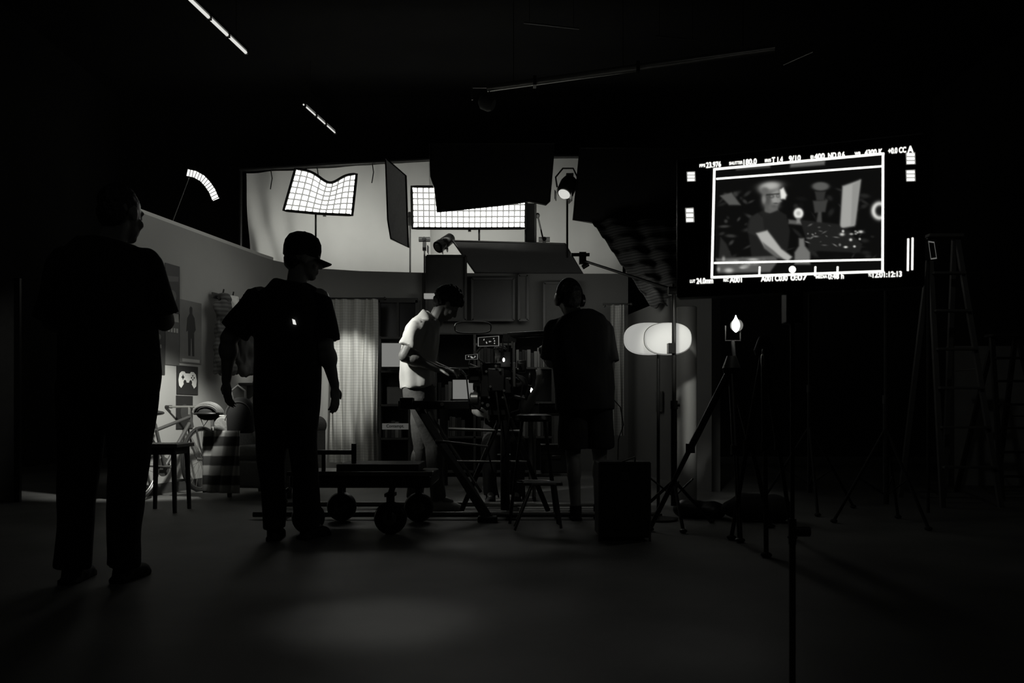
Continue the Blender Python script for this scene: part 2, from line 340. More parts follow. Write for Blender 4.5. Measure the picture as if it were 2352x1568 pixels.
# ------------------------------------------------------------------ figures
def remesh(mb,vox,smooth=3,disp=0,dsc=9,seed=0,zmin=None):
    me=bpy.data.meshes.new('r'); me.from_pydata([tuple(v) for v in mb.v],[],mb.f)
    import bmesh; bm=bmesh.new(); bm.from_mesh(me); bmesh.ops.recalc_face_normals(bm,faces=bm.faces); bm.to_mesh(me); bm.free()
    o=link(bpy.data.objects.new('r',me)); k=o.modifiers.new('r','REMESH'); k.mode='VOXEL'; k.voxel_size=vox
    k=o.modifiers.new('s','SMOOTH'); k.factor=.5; k.iterations=smooth
    dg=bpy.context.evaluated_depsgraph_get(); e=bpy.data.meshes.new_from_object(o.evaluated_get(dg))
    out=MB(); vs=[]
    for v in e.vertices:
        c=v.co.copy()
        if disp:
            q=c*dsc; c+=v.normal*disp*noise.noise(V((q.x+seed,q.y,q.z*.55+q.x*.4)))*2
        if zmin is not None and c.z<zmin: c.z=zmin
        vs.append(c)
    out.add(vs,[tuple(p.vertices) for p in e.polygons])
    bpy.data.objects.remove(o); bpy.data.meshes.remove(me); bpy.data.meshes.remove(e); return out
def rings(secs,grow=0,n=26):
    out=[]; K=len(secs)
    for i,(c,rx,ry,yaw) in enumerate(secs):
        t=(V(secs[min(i+1,K-1)][0])-V(secs[max(i-1,0)][0])).normalized()
        a=V((math.cos(yaw),math.sin(yaw),0)); a=(a-t*a.dot(t)).normalized(); b=t.cross(a)
        out.append([V(c)+a*(rx+grow)*math.copysign(abs(math.cos(q))**.85,math.cos(q))+b*(ry+grow)*math.copysign(abs(math.sin(q))**.85,math.sin(q)) for q in [2*math.pi*j/n for j in range(n)]])
    return out
def hand(mb,w,d,n,side,curl,s=1.0):
    w=V(w);d=V(d).normalized();n=V(n);n=(n-d*n.dot(d)).normalized();l=d.cross(n)*side
    R=Matrix((l,d,n)).transposed()
    mb.ell(w+d*.048*s,(.041*s,.055*s,.018*s),R); mb.cap(w-d*.02,w+d*.03,.029*s,.026*s)
    for i in range(4):
        b=w+d*.085*s+l*(.028-.0187*i)*s-n*0; L=(.040,.045,.041,.032)[i]*s; a=curl*.5
        for k,f in enumerate((1,.66,.52)):
            di=(d*math.cos(a)+n*math.sin(a)+l*(.06-.04*i)).normalized(); e=b+di*L*f
            mb.cap(b,e,(.0096-.0008*k)*s,(.009-.0009*k)*s,n=8); b=e; a+=curl
    b=w+d*.025*s+l*.03*s
    for k,di in enumerate((d*.6+l*.75+n*.25,d*.85+l*.3+n*.4)):
        e=b+di.normalized()*(.042,.034)[k]*s; mb.cap(b,e,(.0125-.002*k)*s,(.011-.002*k)*s,n=8); b=e
def head_prims(mb,H,R,s=1.0):
    H=V(H)
    def E(c,r): mb.ell(H+R@(V(c)*s),[q*s for q in r],R)
    def C(a,b,r0,r1): mb.cap(H+R@(V(a)*s),H+R@(V(b)*s),r0*s,r1*s,n=10)
    E((0,-.012,.022),(.076,.098,.1)); E((0,.03,-.04),(.060,.064,.078)); E((0,.058,-.095),(.032,.028,.024))
    E((0,.072,.022),(.056,.022,.016)); C((0,.088,.012),(0,.108,-.03),.009,.013); E((0,.098,-.034),(.018,.012,.01))
    E((0,.088,-.06),(.025,.012,.006)); E((0,.086,-.073),(.022,.012,.007))
    for k in (-1,1):
        E((k*.078,-.005,-.012),(.010,.02,.032)); E((k*.03,.076,-.0),(.016,.012,.009)); E((k*.042,.06,-.035),(.024,.02,.022))
def figure(label,base,J,top,legm,shoem,vox=.007):
    B=V((base[0],base[1],0)); g=lambda p:B+V(p)
    yaw=J.get('yaw',0); secs=[(g(c),rx,ry,yaw) for c,rx,ry in J['spine']]
    body=MB(); body.loft(rings(secs,-.012))
    nb=g(J['neck']); H=g(J['head'])
    R=Matrix.Rotation(J.get('hyaw',yaw),3,'Z')@Matrix.Rotation(J.get('hpitch',0),3,'X')@Matrix.Rotation(J.get('hroll',0),3,'Y')
    body.cap(nb-V((0,0,.05)),H+R@V((0,-.02,-.05)),.064,.06)
    head_prims(body,H,R,J.get('hs',1.0))
    aw=J.get('armw',1.0)
    for side,a in J['arms']:
        sh,el,wr=[g(p) for p in a['j']]
        body.cap(nb-V((0,0,.03)),sh,.055,.05); body.cap(sh,el,.054*aw,.043*aw); body.cap(el,wr,.043*aw,.029)
        m_=el.lerp(wr,.28); ad=(wr-el).normalized(); u_,w_=body.frame(ad); body.ell(m_,(.047*aw,.047*aw,.085),Matrix((u_,w_,ad)).transposed())
        hd=V(a.get('hd',wr-el)); hand(body,wr+(wr-el).normalized()*.01,hd,a.get('pn',(0,1,0)),a.get('side',side),a.get('curl',.35),J.get('hands',1.0))
    for a in J['legs']:
        hp,kn,an=[g(p) for p in a['j']]
        body.cap(hp,kn,.08,.056); body.cap(kn,an,.054,.038); c=kn.lerp(an,.3); fw=V(a['f']).normalized()
        body.ell(c-fw*.018,(.054,.054,.12)); body.cap(an,an+fw*.1-V((0,0,.03)),.034,.024)
    bm_=remesh(body,vox,2)
    ob=single('person',label,'person',bm_,M['skin'],loc=B)
    sm=MB(); sh_secs=[s for s in secs if s[0].z>=J.get('hem',.9)-.001] if J.get('hem') else secs
    gr=J.get('loose',.014); sm.loft(rings(sh_secs,gr))
    for side,a in J['arms']:
        sh,el,wr=[g(p) for p in a['j']]; sm.cap(nb-V((0,0,.045)),sh,.062,.064)
        f=a.get('sl',.62); e=sh.lerp(el,f); sm.ell(sh,(.068,.068,.068)); sm.cyl(sh,e,.066*aw,(.066+.012*f)*aw,n=18)
    ng=(H-nb).normalized(); sm.lathe(nb-ng*.03,[(.088,-.03),(.078,.02),(.070,.03)],axis=ng)
    part(ob,'shirt',remesh(sm,.010,4,disp=J.get('fold',.007),dsc=J.get('foldsc',8),seed=base[0]),top)
    tm=MB(); low=[s for s in secs if s[0].z<=J.get('waistz',1.08)]; 
    tm.loft(rings(low,.006))
    for a in J['legs']:
        hp,kn,an=[g(p) for p in a['j']]; lw=J.get('legw',1.0)
        tm.cap(hp,kn.lerp(hp,.5),.098*lw,.088*lw); kf=a.get('cut')
        if kf: e=kn.lerp(hp,kf); tm.cyl(hp,e,.098*lw,.1*lw,n=18)
        else: tm.cap(hp,kn,.098*lw,.073*lw); tm.cyl(kn,an-V((0,0,.02)),.073*lw,.062*lw,n=18); 
    part(ob,'shorts' if J['legs'][0].get('cut') else 'trousers',remesh(tm,.010,3,disp=.008,dsc=8,seed=base[1]),legm)
    for a in J['legs']:
        an=g(a['j'][2]); fw=V(a['f']).normalized(); ya=math.atan2(-fw.x,fw.y); R2=Matrix.Rotation(ya,3,'Z'); zf=a.get('zf',0)
        s=MB(); c=V((an.x,an.y,zf)); s.ell(c+fw*.0+V((0,0,.04)),(.042,.06,.045),R2); s.ell(c+fw*.075+V((0,0,.035)),(.047,.10,.04),R2); s.ell(c+fw*.13+V((0,0,.03)),(.047,.06,.033),R2)
        s.cyl(c+V((0,0,.03)),c+V((0,0,.11)),.043,.045); s.box(c+fw*.06+V((0,0,.012)),(.08,.24,.024),R=R2)
        part(ob,'shoe',remesh(s,.008,2,zmin=zf+.0),shoem)
    if J.get('hair')!='none':
        h=MB(); hs=J.get('hs',1.0)
        if J.get('hair')=='curly':
            random.seed(3)
            for i in range(420):
                v=V((random.gauss(0,1),random.gauss(0,1),random.gauss(0,1))).normalized()
                if v.z<-.1 and v.y>-.1: continue
                if v.y>.7 and v.z<.3: continue
                if v.z<-.6: continue
                k_=random.uniform(.93,1.06)
                h.ell(H+R@V((v.x*.09*k_,v.y*.112*k_-.016,v.z*.115*k_+.036)),(.016,.016,.016),n=8,k=6)
            h.ell(H+R@V((0,-.02,.045)),(.086,.104,.098),R); h.ell(H+R@V((0,-.055,-.01)),(.07,.062,.08),R)
        else:
            h.ell(H+R@V((0,-.022,.038)),(.081,.098,.094),R); h.ell(H+R@V((0,-.05,-.01)),(.072,.066,.08),R)
        part(ob,'hair',remesh(h,.006,1,disp=.003,dsc=60),M['hair'])
    return ob,H,R
b1=((235-1176)/500,3.66)
J1=dict(yaw=-.4,hyaw=-.3,hpitch=-.1,head=(.078,.02,1.70),neck=(.02,0,1.56),hs=1.04,legw=1.2,hem=.86,loose=.035,armw=1.15,
 spine=[((.03,0,.86),.19,.14),((.03,0,.97),.195,.15),((.03,0,1.1),.19,.145),((.02,0,1.25),.19,.14),((.01,0,1.4),.2,.135),((.01,0,1.5),.17,.11),((.02,0,1.57),.09,.08)],
 arms=[(1,dict(j=[(.19,.0,1.47),(.255,.06,1.21),(.11,.27,1.27)],pn=(-.2,-.3,.9),curl=.5,sl=.95)),(-1,dict(j=[(-.18,.02,1.48),(-.27,.08,1.2),(-.02,.25,1.22)],pn=(0,-.3,.9),curl=.5,sl=.95))],
 legs=[dict(j=[(.13,0,.9),(.12,0,.5),(.08,.03,.09)],f=(.1,1,0)),dict(j=[(-.09,0,.9),(-.11,0,.5),(-.14,0,.09)],f=(-.1,1,0))])
figure('standing person in dark shirt and trousers with arms folded',b1,J1,M['tee'],M['jean'],M['shoed'])
b2=((680-1176)/374,4.89)
J2=dict(yaw=-.25,hyaw=-1.15,hpitch=-.12,head=(.045,0,1.725),neck=(.0,0,1.575),hs=1.05,legw=1.15,hem=.86,loose=.026,hair='short',armw=1.25,
 spine=[((-.055,0,.86),.18,.13),((-.055,0,.97),.182,.135),((-.05,0,1.1),.18,.135),((-.045,0,1.25),.19,.14),((-.04,0,1.42),.195,.135),((-.035,0,1.5),.165,.105),((-.015,0,1.57),.09,.08)],
 arms=[(1,dict(j=[(.14,.0,1.48),(.185,-.03,1.19),(.225,.05,.955)],pn=(-.85,.5,0),curl=.35,hd=(.02,.05,-1),sl=.9)),(-1,dict(j=[(-.22,.0,1.49),(-.40,-.03,1.235),(-.445,.05,.985)],pn=(.5,.8,0),curl=.4,hd=(.05,.1,-1),sl=.85))],
 legs=[dict(j=[(.035,0,.9),(.05,0,.48),(.06,.05,.09)],f=(.5,1,0)),dict(j=[(-.145,0,.9),(-.15,0,.48),(-.135,0,.09)],f=(-.1,1,0))])
o2,H2,R2=figure('standing person in a baseball cap, dark t-shirt and jeans',b2,J2,M['tee'],M['jean'],M['shoed'])
c=MB(); c.loft([[H2+R2@V((.088*r*math.cos(t),-.012+.112*r*math.sin(t),z)) for t in [2*math.pi*i/28 for i in range(28)]] for r,z in ((1.0,.01),(1.03,.06),(.98,.10),(.8,.137),(.47,.158),(.08,.163))])
c.ell(H2+R2@V((0,-.012,.164)),(.01,.01,.006))
part(o2,'cap',c,M['black'])
c=MB(); c.grid(lambda u,v:H2+R2@V(((u-.5)*.15*(1-.25*v*v*v),.075+.10*v*math.sqrt(max(0,1-(2*u-1)**2*.75)),.022-.02*v-.03*(2*u-1)**2)),16,8)
part(o2,'cap_brim',c,M['black'],solid=.008)
part(o2,'shirt_tag',MB().prism([pt(671,732,4.70),pt(676,734,4.70),pt(679,745,4.70),pt(673,744,4.70)],(0,.04,0)),mat('tag_white',.8,.4,emit=.8))  # emission put in to brighten the tag, which is no lamp
b3=((985-1176)/283,6.46)
J3=dict(yaw=-1.4,hyaw=-1.35,hpitch=-.7,head=(.15,0,1.655),neck=(.045,0,1.56),legw=.98,hem=.97,loose=.028,hair='curly',hs=.98,fold=.013,foldsc=10,armw=1.18,
 spine=[((-.075,0,.84),.155,.115),((-.08,0,.92),.162,.12),((-.085,0,.98),.16,.118),((-.09,0,1.07),.155,.115),((-.09,0,1.22),.16,.115),((-.07,0,1.38),.175,.118),((-.03,0,1.49),.145,.1),((.03,0,1.56),.075,.068)],
 arms=[(1,dict(j=[(-.05,-.17,1.46),(-.165,-.22,1.225),(.085,-.15,1.13)],pn=(0,.3,-1),curl=.5,hd=(1,.15,-.1),side=-1,sl=.72)),(-1,dict(j=[(-.02,.17,1.46),(-.1,.22,1.22),(.14,.08,1.13)],pn=(0,-.4,-1),curl=.5,hd=(1,-.2,0),side=1,sl=.72))],
 legs=[dict(j=[(-.07,-.085,.88),(.05,-.08,.52),(.085,-.08,.1)],f=(1,-.1,0)),dict(j=[(-.07,.085,.88),(-.07,.09,.5),(-.13,.1,.1)],f=(1,.15,0))])
o3,H3,R3=figure('person in white t-shirt and light jeans leaning over a camera',b3,J3,M['wtee'],M['khaki'],M['shoe'],vox=.006)
b4=((1335-1176)/315,5.81)
J4=dict(yaw=.05,hyaw=.25,hpitch=-.1,head=(-.085,0,1.612),neck=(-.04,0,1.50),legw=1.08,hem=.8,loose=.035,hair='short',armw=1.15,
 spine=[((.03,0,.8),.18,.13),((.025,0,.95),.19,.135),((.01,0,1.1),.185,.13),((0,0,1.25),.19,.13),((-.01,0,1.38),.195,.12),((-.02,0,1.45),.16,.1),((-.035,0,1.51),.085,.075)],
 arms=[(1,dict(j=[(.165,.0,1.40),(.195,-.02,1.12),(.18,.1,.9)],pn=(-.9,.2,0),curl=.4,hd=(-.05,.1,-1),sl=.9)),(-1,dict(j=[(-.195,.02,1.40),(-.21,.1,1.16),(-.25,.32,1.28)],pn=(.2,.2,-1),curl=.8,hd=(-.1,1,.1),sl=.9))],
 legs=[dict(j=[(.12,0,.86),(.14,.05,.48),(.14,.08,.09)],f=(.2,1,0),cut=.12),dict(j=[(-.06,0,.86),(-.06,0,.47),(-.04,0,.09)],f=(-.05,1,0),cut=.12)])
o4,H4,R4=figure('standing person with headphones, dark t-shirt and shorts seen from behind',b4,J4,M['tee'],M['jean'],M['shoed'])
t=thing('headphones','black over-ear headphones worn on the head','headphones',H4)
part(t,'headband',MB().tube([H4+R4@V((.095*math.sin(a),-.005,.01+.135*math.cos(a))) for a in [math.radians(x) for x in range(-95,96,10)]],.012),M['blackp'])
for k in (-1,1): part(t,'ear_cup',MB().lathe(H4+R4@V((k*.075,-.005,-.01)),[(.038,0),(.048,.01),(.045,.03),(.03,.038)],axis=R4@V((k,0,0))),M['blackp'])
b5=((1160-1176)/250,7.3)
J5=dict(yaw=2.9,hyaw=2.7,hpitch=-.1,head=(-.05,0,1.27),neck=(-.03,0,1.15),legw=1.0,hem=.55,loose=.015,waistz=.75,hair='short',
 spine=[((-.02,.05,.5),.17,.12),((-.02,.04,.6),.17,.12),((-.02,.03,.75),.155,.11),((-.02,.02,.9),.16,.115),((-.03,.01,1.03),.175,.11),((-.03,0,1.1),.14,.09),((-.03,0,1.15),.07,.06)],
 arms=[(-1,dict(j=[(.14,-.02,1.06),(.19,-.12,.82),(.29,-.25,1.00)],pn=(-.5,-.5,0),curl=.3,hd=(.15,-.05,1),side=1,sl=.7)),(1,dict(j=[(-.2,0,1.06),(-.26,-.1,.8),(-.12,-.3,.75)],pn=(0,0,-1),curl=.4,side=-1,sl=.7))],
 legs=[dict(j=[(.08,0,.52),(.12,-.42,.5),(.1,-.42,.09)],f=(0,-1,0)),dict(j=[(-.1,0,.52),(-.14,-.42,.5),(-.12,-.42,.09)],f=(0,-1,0))])
figure('seated person in dark t-shirt with one hand raised',b5,J5,M['tee'],M['jean'],M['shoed'])
t=thing('stool','low dark wooden stool under a seated person','stool',(b5[0],7.33,0))
part(t,'seat',MB().box((b5[0],7.33,.37),(.4,.36,.05)),M['wood'],bevel=.01)
for i in (-1,1):
    for j in (-1,1): part(t,'leg',MB().cyl((b5[0]+i*.17,7.33+j*.15,0),(b5[0]+i*.15,7.33+j*.13,.35),.018),M['wood'])
# ------------------------------------------------------------------ posters
def poster(px0,px1,y0,y1,label,m0,shapes=(),mats=(),name='poster'):
    a=wp(px0,y0,.006); z1=a.z; z0=wp(px0,y1).z
    A=wp(px0,HZ,.006); Bq=wp(px1,HZ,.006)
    f=lambda u,v,o=0: V((A.x+(Bq.x-A.x)*u,A.y+(Bq.y-A.y)*u,z0+(z1-z0)*v))+WN*o
    mb=MB().prism([f(0,0),f(1,0),f(1,1),f(0,1)],WN*.004)
    for i,(mi,poly) in enumerate(shapes):
        o=.0045+.0006*(i+1); mb.prism([f(u,v,o) for u,v in poly],WN*.0005,mi)
    single(name,label,name.replace('_',' '),mb,[m0]+list(mats),smooth=False); return f
def circ(cx,cy,rx,ry,n=18): return [(cx+rx*math.cos(2*math.pi*i/n),cy+ry*math.sin(2*math.pi*i/n)) for i in range(n)]
mp1=mat('poster_dark',.028,.5); mp2=mat('poster_mid',.17,.5,scale=3,var=.5); mp3=mat('poster_light',.45,.5)
poster(378,411,603,715,'dark poster with a pale band on the set wall',mp1,[(1,[(.1,.62),(.9,.68),(.9,.78),(.1,.74)]),(1,circ(.5,.35,.25,.12))],[mat('poster_a',.09,.5)])
poster(411,461,686,832,'poster of a lone standing figure on a pale ground',mp2,[(1,[(.38,.12),(.47,.12),(.49,.4),(.53,.4),(.56,.12),(.65,.12),(.64,.5),(.72,.55),(.66,.74),(.56,.8),(.56,.9),(.48,.92),(.43,.88),(.44,.8),(.33,.72),(.28,.5),(.36,.52)]),(2,[(.1,.02),(.9,.02),(.9,.07),(.1,.07)])],[mp1,mp3])
poster(378,410,735,837,'plain grey poster with lettering blocks',mat('poster_g',.1,.5),[(1,[(.15,.75),(.3,.75),(.3,.85),(.15,.85)]),(1,[(.36,.75),(.5,.75),(.5,.85),(.36,.85)]),(1,[(.56,.75),(.7,.75),(.7,.85),(.56,.85)]),(1,[(.75,.75),(.88,.75),(.88,.85),(.75,.85)])],[mp3])
poster(340,377,745,858,'dark poster with small pale emblem',mp1,[(1,circ(.6,.78,.14,.06)),(1,[(.45,.55),(.75,.55),(.75,.62),(.45,.62)])],[mp2])
ctrl=[(.1,.30),(.2,.22),(.3,.35),(.4,.42),(.6,.42),(.7,.35),(.8,.22),(.9,.30),(.93,.5),(.88,.72),(.78,.8),(.65,.8),(.6,.74),(.4,.74),(.35,.8),(.22,.8),(.12,.72),(.07,.5)]
poster(404,453,838,905,'dark poster with a white game controller drawing',mp1,[(1,ctrl),(2,circ(.37,.42,.07,.09)),(2,circ(.63,.42,.07,.09)),(2,[(.21,.57),(.25,.57),(.25,.52),(.29,.52),(.29,.57),(.33,.57),(.33,.63),(.29,.63),(.29,.68),(.25,.68),(.25,.63),(.21,.63)]),(2,circ(.73,.67,.025,.03)),(2,circ(.73,.53,.025,.03)),(2,circ(.67,.6,.025,.03)),(2,circ(.79,.6,.025,.03))],[M['white'],mp1])
poster(403,441,908,985,'dark square poster below the controller poster',mp1,[(1,circ(.5,.5,.25,.25))],[mat('poster_b',.06,.5)])
A=wp(478,684,.04);B=wp(566,684,.04); A.z=B.z=wp(478,684).z
t=thing('coat_rack','dark wooden wall coat rack with metal hooks','coat rack',(A+B)/2)
part(t,'rail',MB().prism([A,A+V((0,0,.06)),B+V((0,0,.06)),B],WN*.02),M['wood'])
for k in (.1,.35,.62,.9):
    q=A.lerp(B,k)+V((0,0,.03)); part(t,'hook',MB().tube([q,q+WN*.05,q+WN*.09+V((0,0,.03)),q+WN*.1+V((0,0,.07))],.008).tube([q,q+WN*.06+V((0,0,-.04)),q+WN*.1+V((0,0,-.02))],.008),M['blackm'])
def coat(k,w,L,label,m,depth=.09):
    q=A.lerp(B,k)+WN*.12+V((0,0,0)); secs=[]
    for i,(f,ww) in enumerate(((0,.12),(.08,.55),(.2,.8),(.5,.9),(.8,1),(1,1.05))):
        secs.append((q-V((0,0,L*f)),w*ww*.5,depth*(.5+.5*min(1,f*3)),math.atan2(WU.y,WU.x)))
    mb=MB().loft(rings(secs)); s=q+WU*w*.36-V((0,0,.1*L)); mb.cap(s,s+WU*.04-V((0,0,L*.7)),.05,.042); s=q-WU*w*.36-V((0,0,.1*L)); mb.cap(s,s-WU*.03-V((0,0,L*.7)),.05,.042)
    mb.lathe(q+V((0,0,.01)),[(.06,-.03),(.05,.03)])
    return single('jacket',label,'jacket',remesh(mb,.011,2,disp=.03,dsc=13,seed=k*9),m)
coat(.08,.2,.8,'dark finely striped jacket hanging from a hook',stripe_mat('pale_striped_cloth',.035,.07,7))
coat(.33,.2,.36,'pale cap-like cloth garment hanging on top',mat('pale_cloth',.5,.85),.12)
coat(.62,.22,.8,'dark coat hanging from a hook',mat('dark_coat',.035,.9,bump=.2))
coat(.95,.22,.62,'light grey shirt hanging from a hook',mat('pale_shirt',.35,.85))
q=wp(562,880,.16); t=thing('wall_shelf','small wooden wall shelf','shelf',q); part(t,'board',MB().box(q-V((0,0,.015)),(.3,.3,.03),rz=-.22),M['wood'],bevel=.004); part(t,'bracket',MB().prism([q+V((-.12,0,-.03)),q+V((.1,0,-.03)),q+V((-.12,0,-.2))],(0,.02,0)),M['blackm'])
t=thing('table_lamp','small lit table lamp with a white shade','lamp',q)
part(t,'base',MB().lathe(q,[(.06,0),(.055,.015),(.02,.04),(.028,.09),(.012,.15)]),M['dgrey'])
part(t,'lamp_shade',MB().lathe(q+V((0,0,.14)),[(.11,0),(.07,.14)],n=32),mat('lamp_shade_lit',.8,.8,emit=1.6))
def curtain(px0,px1,y0,y1,d,label,m,waves,amp=.05):
    a=pt(px0,y0,d);b=pt(px1,y1,d)
    def fn(u,v):
        x=a.x+(b.x-a.x)*(u+.03*math.sin(u*9)*v+.02*math.sin(v*5+u*20)); w=amp*math.sin(u*waves*2*math.pi+.9*math.sin(v*3)+1.5*math.sin(u*7))*(0.5+.5*v)
        return V((x,d+w+.03*noise.noise(V((u*9,v*3,d))),a.z+(b.z-a.z)*v))
    t=thing('curtain',label,'curtain',((a.x+b.x)/2,d,b.z)); part(t,'fabric',MB().grid(fn,90,30),m)
    part(t,'curtain_rod',MB().cyl((a.x-.1,d,a.z+.01),(b.x+.1,d,a.z+.01),.012).ell((b.x+.1,d,a.z+.01),(.022,.022,.022)).cyl((a.x-.05,d,a.z),(a.x-.05,d+.2,a.z),.008),M['blackm'])
curtain(758,866,687,1062,10.1,'sheer checked curtain hanging to the floor',M['curtain'],5,.05)
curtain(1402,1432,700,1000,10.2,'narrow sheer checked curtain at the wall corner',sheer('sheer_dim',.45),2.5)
def framebox(a,b,w,dep):
    mb=MB(); y=a.y
    mb.box(((a.x+b.x)/2,y,a.z),(abs(b.x-a.x),dep,w)).box(((a.x+b.x)/2,y,b.z),(abs(b.x-a.x),dep,w)).box((a.x,y,(a.z+b.z)/2),(w,dep,abs(a.z-b.z))).box((b.x,y,(a.z+b.z)/2),(w,dep,abs(a.z-b.z))); return mb
a=pt(868,690,10.5);b=pt(960,990,10.5)
mb=framebox(a,b,.06,.06).box(((a.x+b.x)/2,10.52,(a.z+b.z)/2),(b.x-a.x,.01,a.z-b.z),mi=1).box(((a.x+b.x)/2,10.5,(a.z+b.z)/2),(.03,.04,a.z-b.z))
single('window_1','dark framed window in the set wall',None,mb,[M['wood'],M['scr']],kind='structure',smooth=False)
for i,(x0,y0,x1,y1,l,m) in enumerate(((980,588,1070,735,'dark panel with a pale lit strip on the rear wall',M['dgrey']),(1085,640,1180,735,'dark framed picture on the rear set wall',mp1),(1192,632,1212,735,'narrow dark picture on the rear wall',M['dgrey']),(1250,650,1330,760,'dark framed picture on the rear set wall',M['dgrey']))):
    a=pt(x0,y0,10.52);b=pt(x1,y1,10.52); t=thing('picture',l,'picture',((a.x+b.x)/2,10.52,b.z))
    part(t,'frame',framebox(a,b,.03,.04),M['wood'],smooth=False); part(t,'print',MB().box(((a.x+b.x)/2,10.535,(a.z+b.z)/2),(b.x-a.x,.01,a.z-b.z)),m)
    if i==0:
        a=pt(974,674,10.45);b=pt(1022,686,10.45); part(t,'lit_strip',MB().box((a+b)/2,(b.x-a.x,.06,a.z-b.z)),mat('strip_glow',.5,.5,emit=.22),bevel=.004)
def bookcase(px0,px1,ytop,d,depth,label,nsh,nvert=1):
    xa=pt(px0,0,d).x;xb=pt(px1,0,d).x;zt=pt(0,ytop,d).z
    t=thing('bookcase',label,'bookcase',((xa+xb)/2,d,0)); yc=d+depth/2
    for k in range(nvert+1): x=xa+(xb-xa)*k/nvert; part(t,'side_board',MB().box((x,yc,zt/2),(.03,depth,zt)),M['wood'],bevel=.003); 
    zs=[]
    for k in range(nsh+1):
        z=.06+(zt-.08)*k/nsh; zs.append(z); part(t,'shelf_board',MB().box(((xa+xb)/2,yc,z),(xb-xa,depth,.025)),M['wood'],bevel=.003)
    part(t,'back_board',MB().box(((xa+xb)/2,d+depth-.006,zt/2),(xb-xa,.01,zt)),M['blackp']); return xa,xb,zs
xa,xb,zs=bookcase(872,940,772,9.6,.3,'narrow dark bookcase against the rear set wall',4)
xc,xd,zs2=bookcase(1000,1270,762,9.7,.3,'wide dark bookcase filled with books and boxes',4,3)
bm=[mat('book_cover',v,.6) for v in (.015,.03,.05,.09,.2)]
pg=mat('book_pages',.12,.8)
def books(x0,x1,z,y,h,lab,grp,fill=.9):
    x=x0+.03
    while x<x0+(x1-x0)*fill-.05:
        w=random.uniform(.022,.045); hh=h*random.uniform(.65,.95); dp=random.uniform(.15,.2)
        mb=MB().box((x+w/2,y+dp/2+.01,z+.0145+hh/2),(w,dp,hh)); mb.box((x+w/2,y+dp/2+.016,z+.0145+hh/2),(w*.75,dp,hh*.96),mi=1)
        single('book',lab,'book',mb,[random.choice(bm),pg],bevel=.002,group=grp); x+=w+.003
w3=(xd-xc)/3
for r in (1,2,3):
    for c in range(3):
        if (r,c) in ((2,2),(3,0)): continue
        books(xc+w3*c,xc+w3*(c+1),zs2[r],9.72,.26,'upright book with a plain dark spine','books in the wide bookcase',random.choice((.6,.8,.95)))
books(xa,xb,zs[1],9.62,.22,'upright book with a plain dark spine','books in the narrow bookcase',.8)
a=pt(877,788,9.5);b=pt(935,842,9.5); t=thing('display','small glowing display standing on the shelf','screen',((a.x+b.x)/2,9.5,zs[3]+.0125))
part(t,'screen',MB().box((a+b)/2,(b.x-a.x,.012,a.z-b.z)),mat('pale_display',.12,.5,emit=.18,var=.1)); part(t,'bezel',framebox(a+V((0,.005,0)),b+V((0,.005,0)),.018,.02),M['blackp']); part(t,'foot',MB().box(((a.x+b.x)/2,9.56,zs[3]+.03),(.12,.1,.03)),M['blackp'])
q=pt(903,905,9.5); single('storage_box','grey cube shaped cardboard box','box',MB().box((q.x,9.72,zs[2]+.0125+.1),(.22,.2,.2),rz=.2).box((q.x,9.72,zs[2]+.215),(.225,.205,.012),rz=.2),mat('pale_box',.16,.7),bevel=.01)
a=pt(878,972,9.45);b=pt(938,986,9.45); mb=MB().box((a+b)/2,(b.x-a.x,.02,a.z-b.z)); 
text_mb(mb,'Contempt.',lambda u,v:V((a.x+.05+u*(b.x-a.x-.1),9.438,b.z+.012+v*(a.z-b.z-.024))),1,bold=.02)
single('name_plate','pale name strip with black lettering on a shelf','sign',mb,[mat('plate_white',.25,.5,emit=.05),M['black']],smooth=False)  # slight emission brightens the plate, which is no lamp
for i in range(4):
    q=pt(905,1062,9.3); single('magazine','thin magazine in a floor pile','magazine',MB().box((q.x,9.3,.016+i*.03),(.3-.02*i,.22,.028),rz=.1*i),bm[(i*2+1)%5],bevel=.003,group='magazines piled on the floor')
a=pt(1040,872,8.3);b=pt(1088,920,8.3); 
xq=(a.x+b.x)/2
t=thing('desk','dark wooden desk in front of the bookcase','desk',(xq+.25,8.35,0)); zt=b.z
part(t,'desk_top',MB().box((xq+.25,8.4,zt-.02),(1.0,.5,.035)),M['wood'],bevel=.004)
for i in (-1,1):
    for j in (-1,1): part(t,'leg',MB().box((xq+.25+i*.46,8.4+j*.21,(zt-.04)/2),(.045,.045,zt-.04)),M['wood'])
t=thing('laptop','open laptop with a bright blank screen on the desk','laptop',(xq,8.3,zt))
part(t,'screen',MB().box((a+b)/2,(b.x-a.x,.01,a.z-b.z)),mat('laptop_glow',.2,.5,emit=.16)); part(t,'lid',MB().box((a+b)/2+V((0,.01,0)),(b.x-a.x+.02,.01,a.z-b.z+.02)),M['blackp']); part(t,'keyboard_base',MB().box((xq,8.2,zt+.008),(b.x-a.x+.02,.18,.014)),M['blackp'])
q=pt(1213,905,8.2); t=thing('table_lamp','small round lit lamp on the desk','lamp',(q.x,8.2,zt))
part(t,'globe',MB().ell((q.x,8.25,q.z),(.07,.07,.08)),mat('globe_glow',.8,.5,emit=1.5)); part(t,'base',MB().lathe((q.x,8.25,zt),[(.05,0),(.03,.02),(.02,.1)]),M['dgrey'])
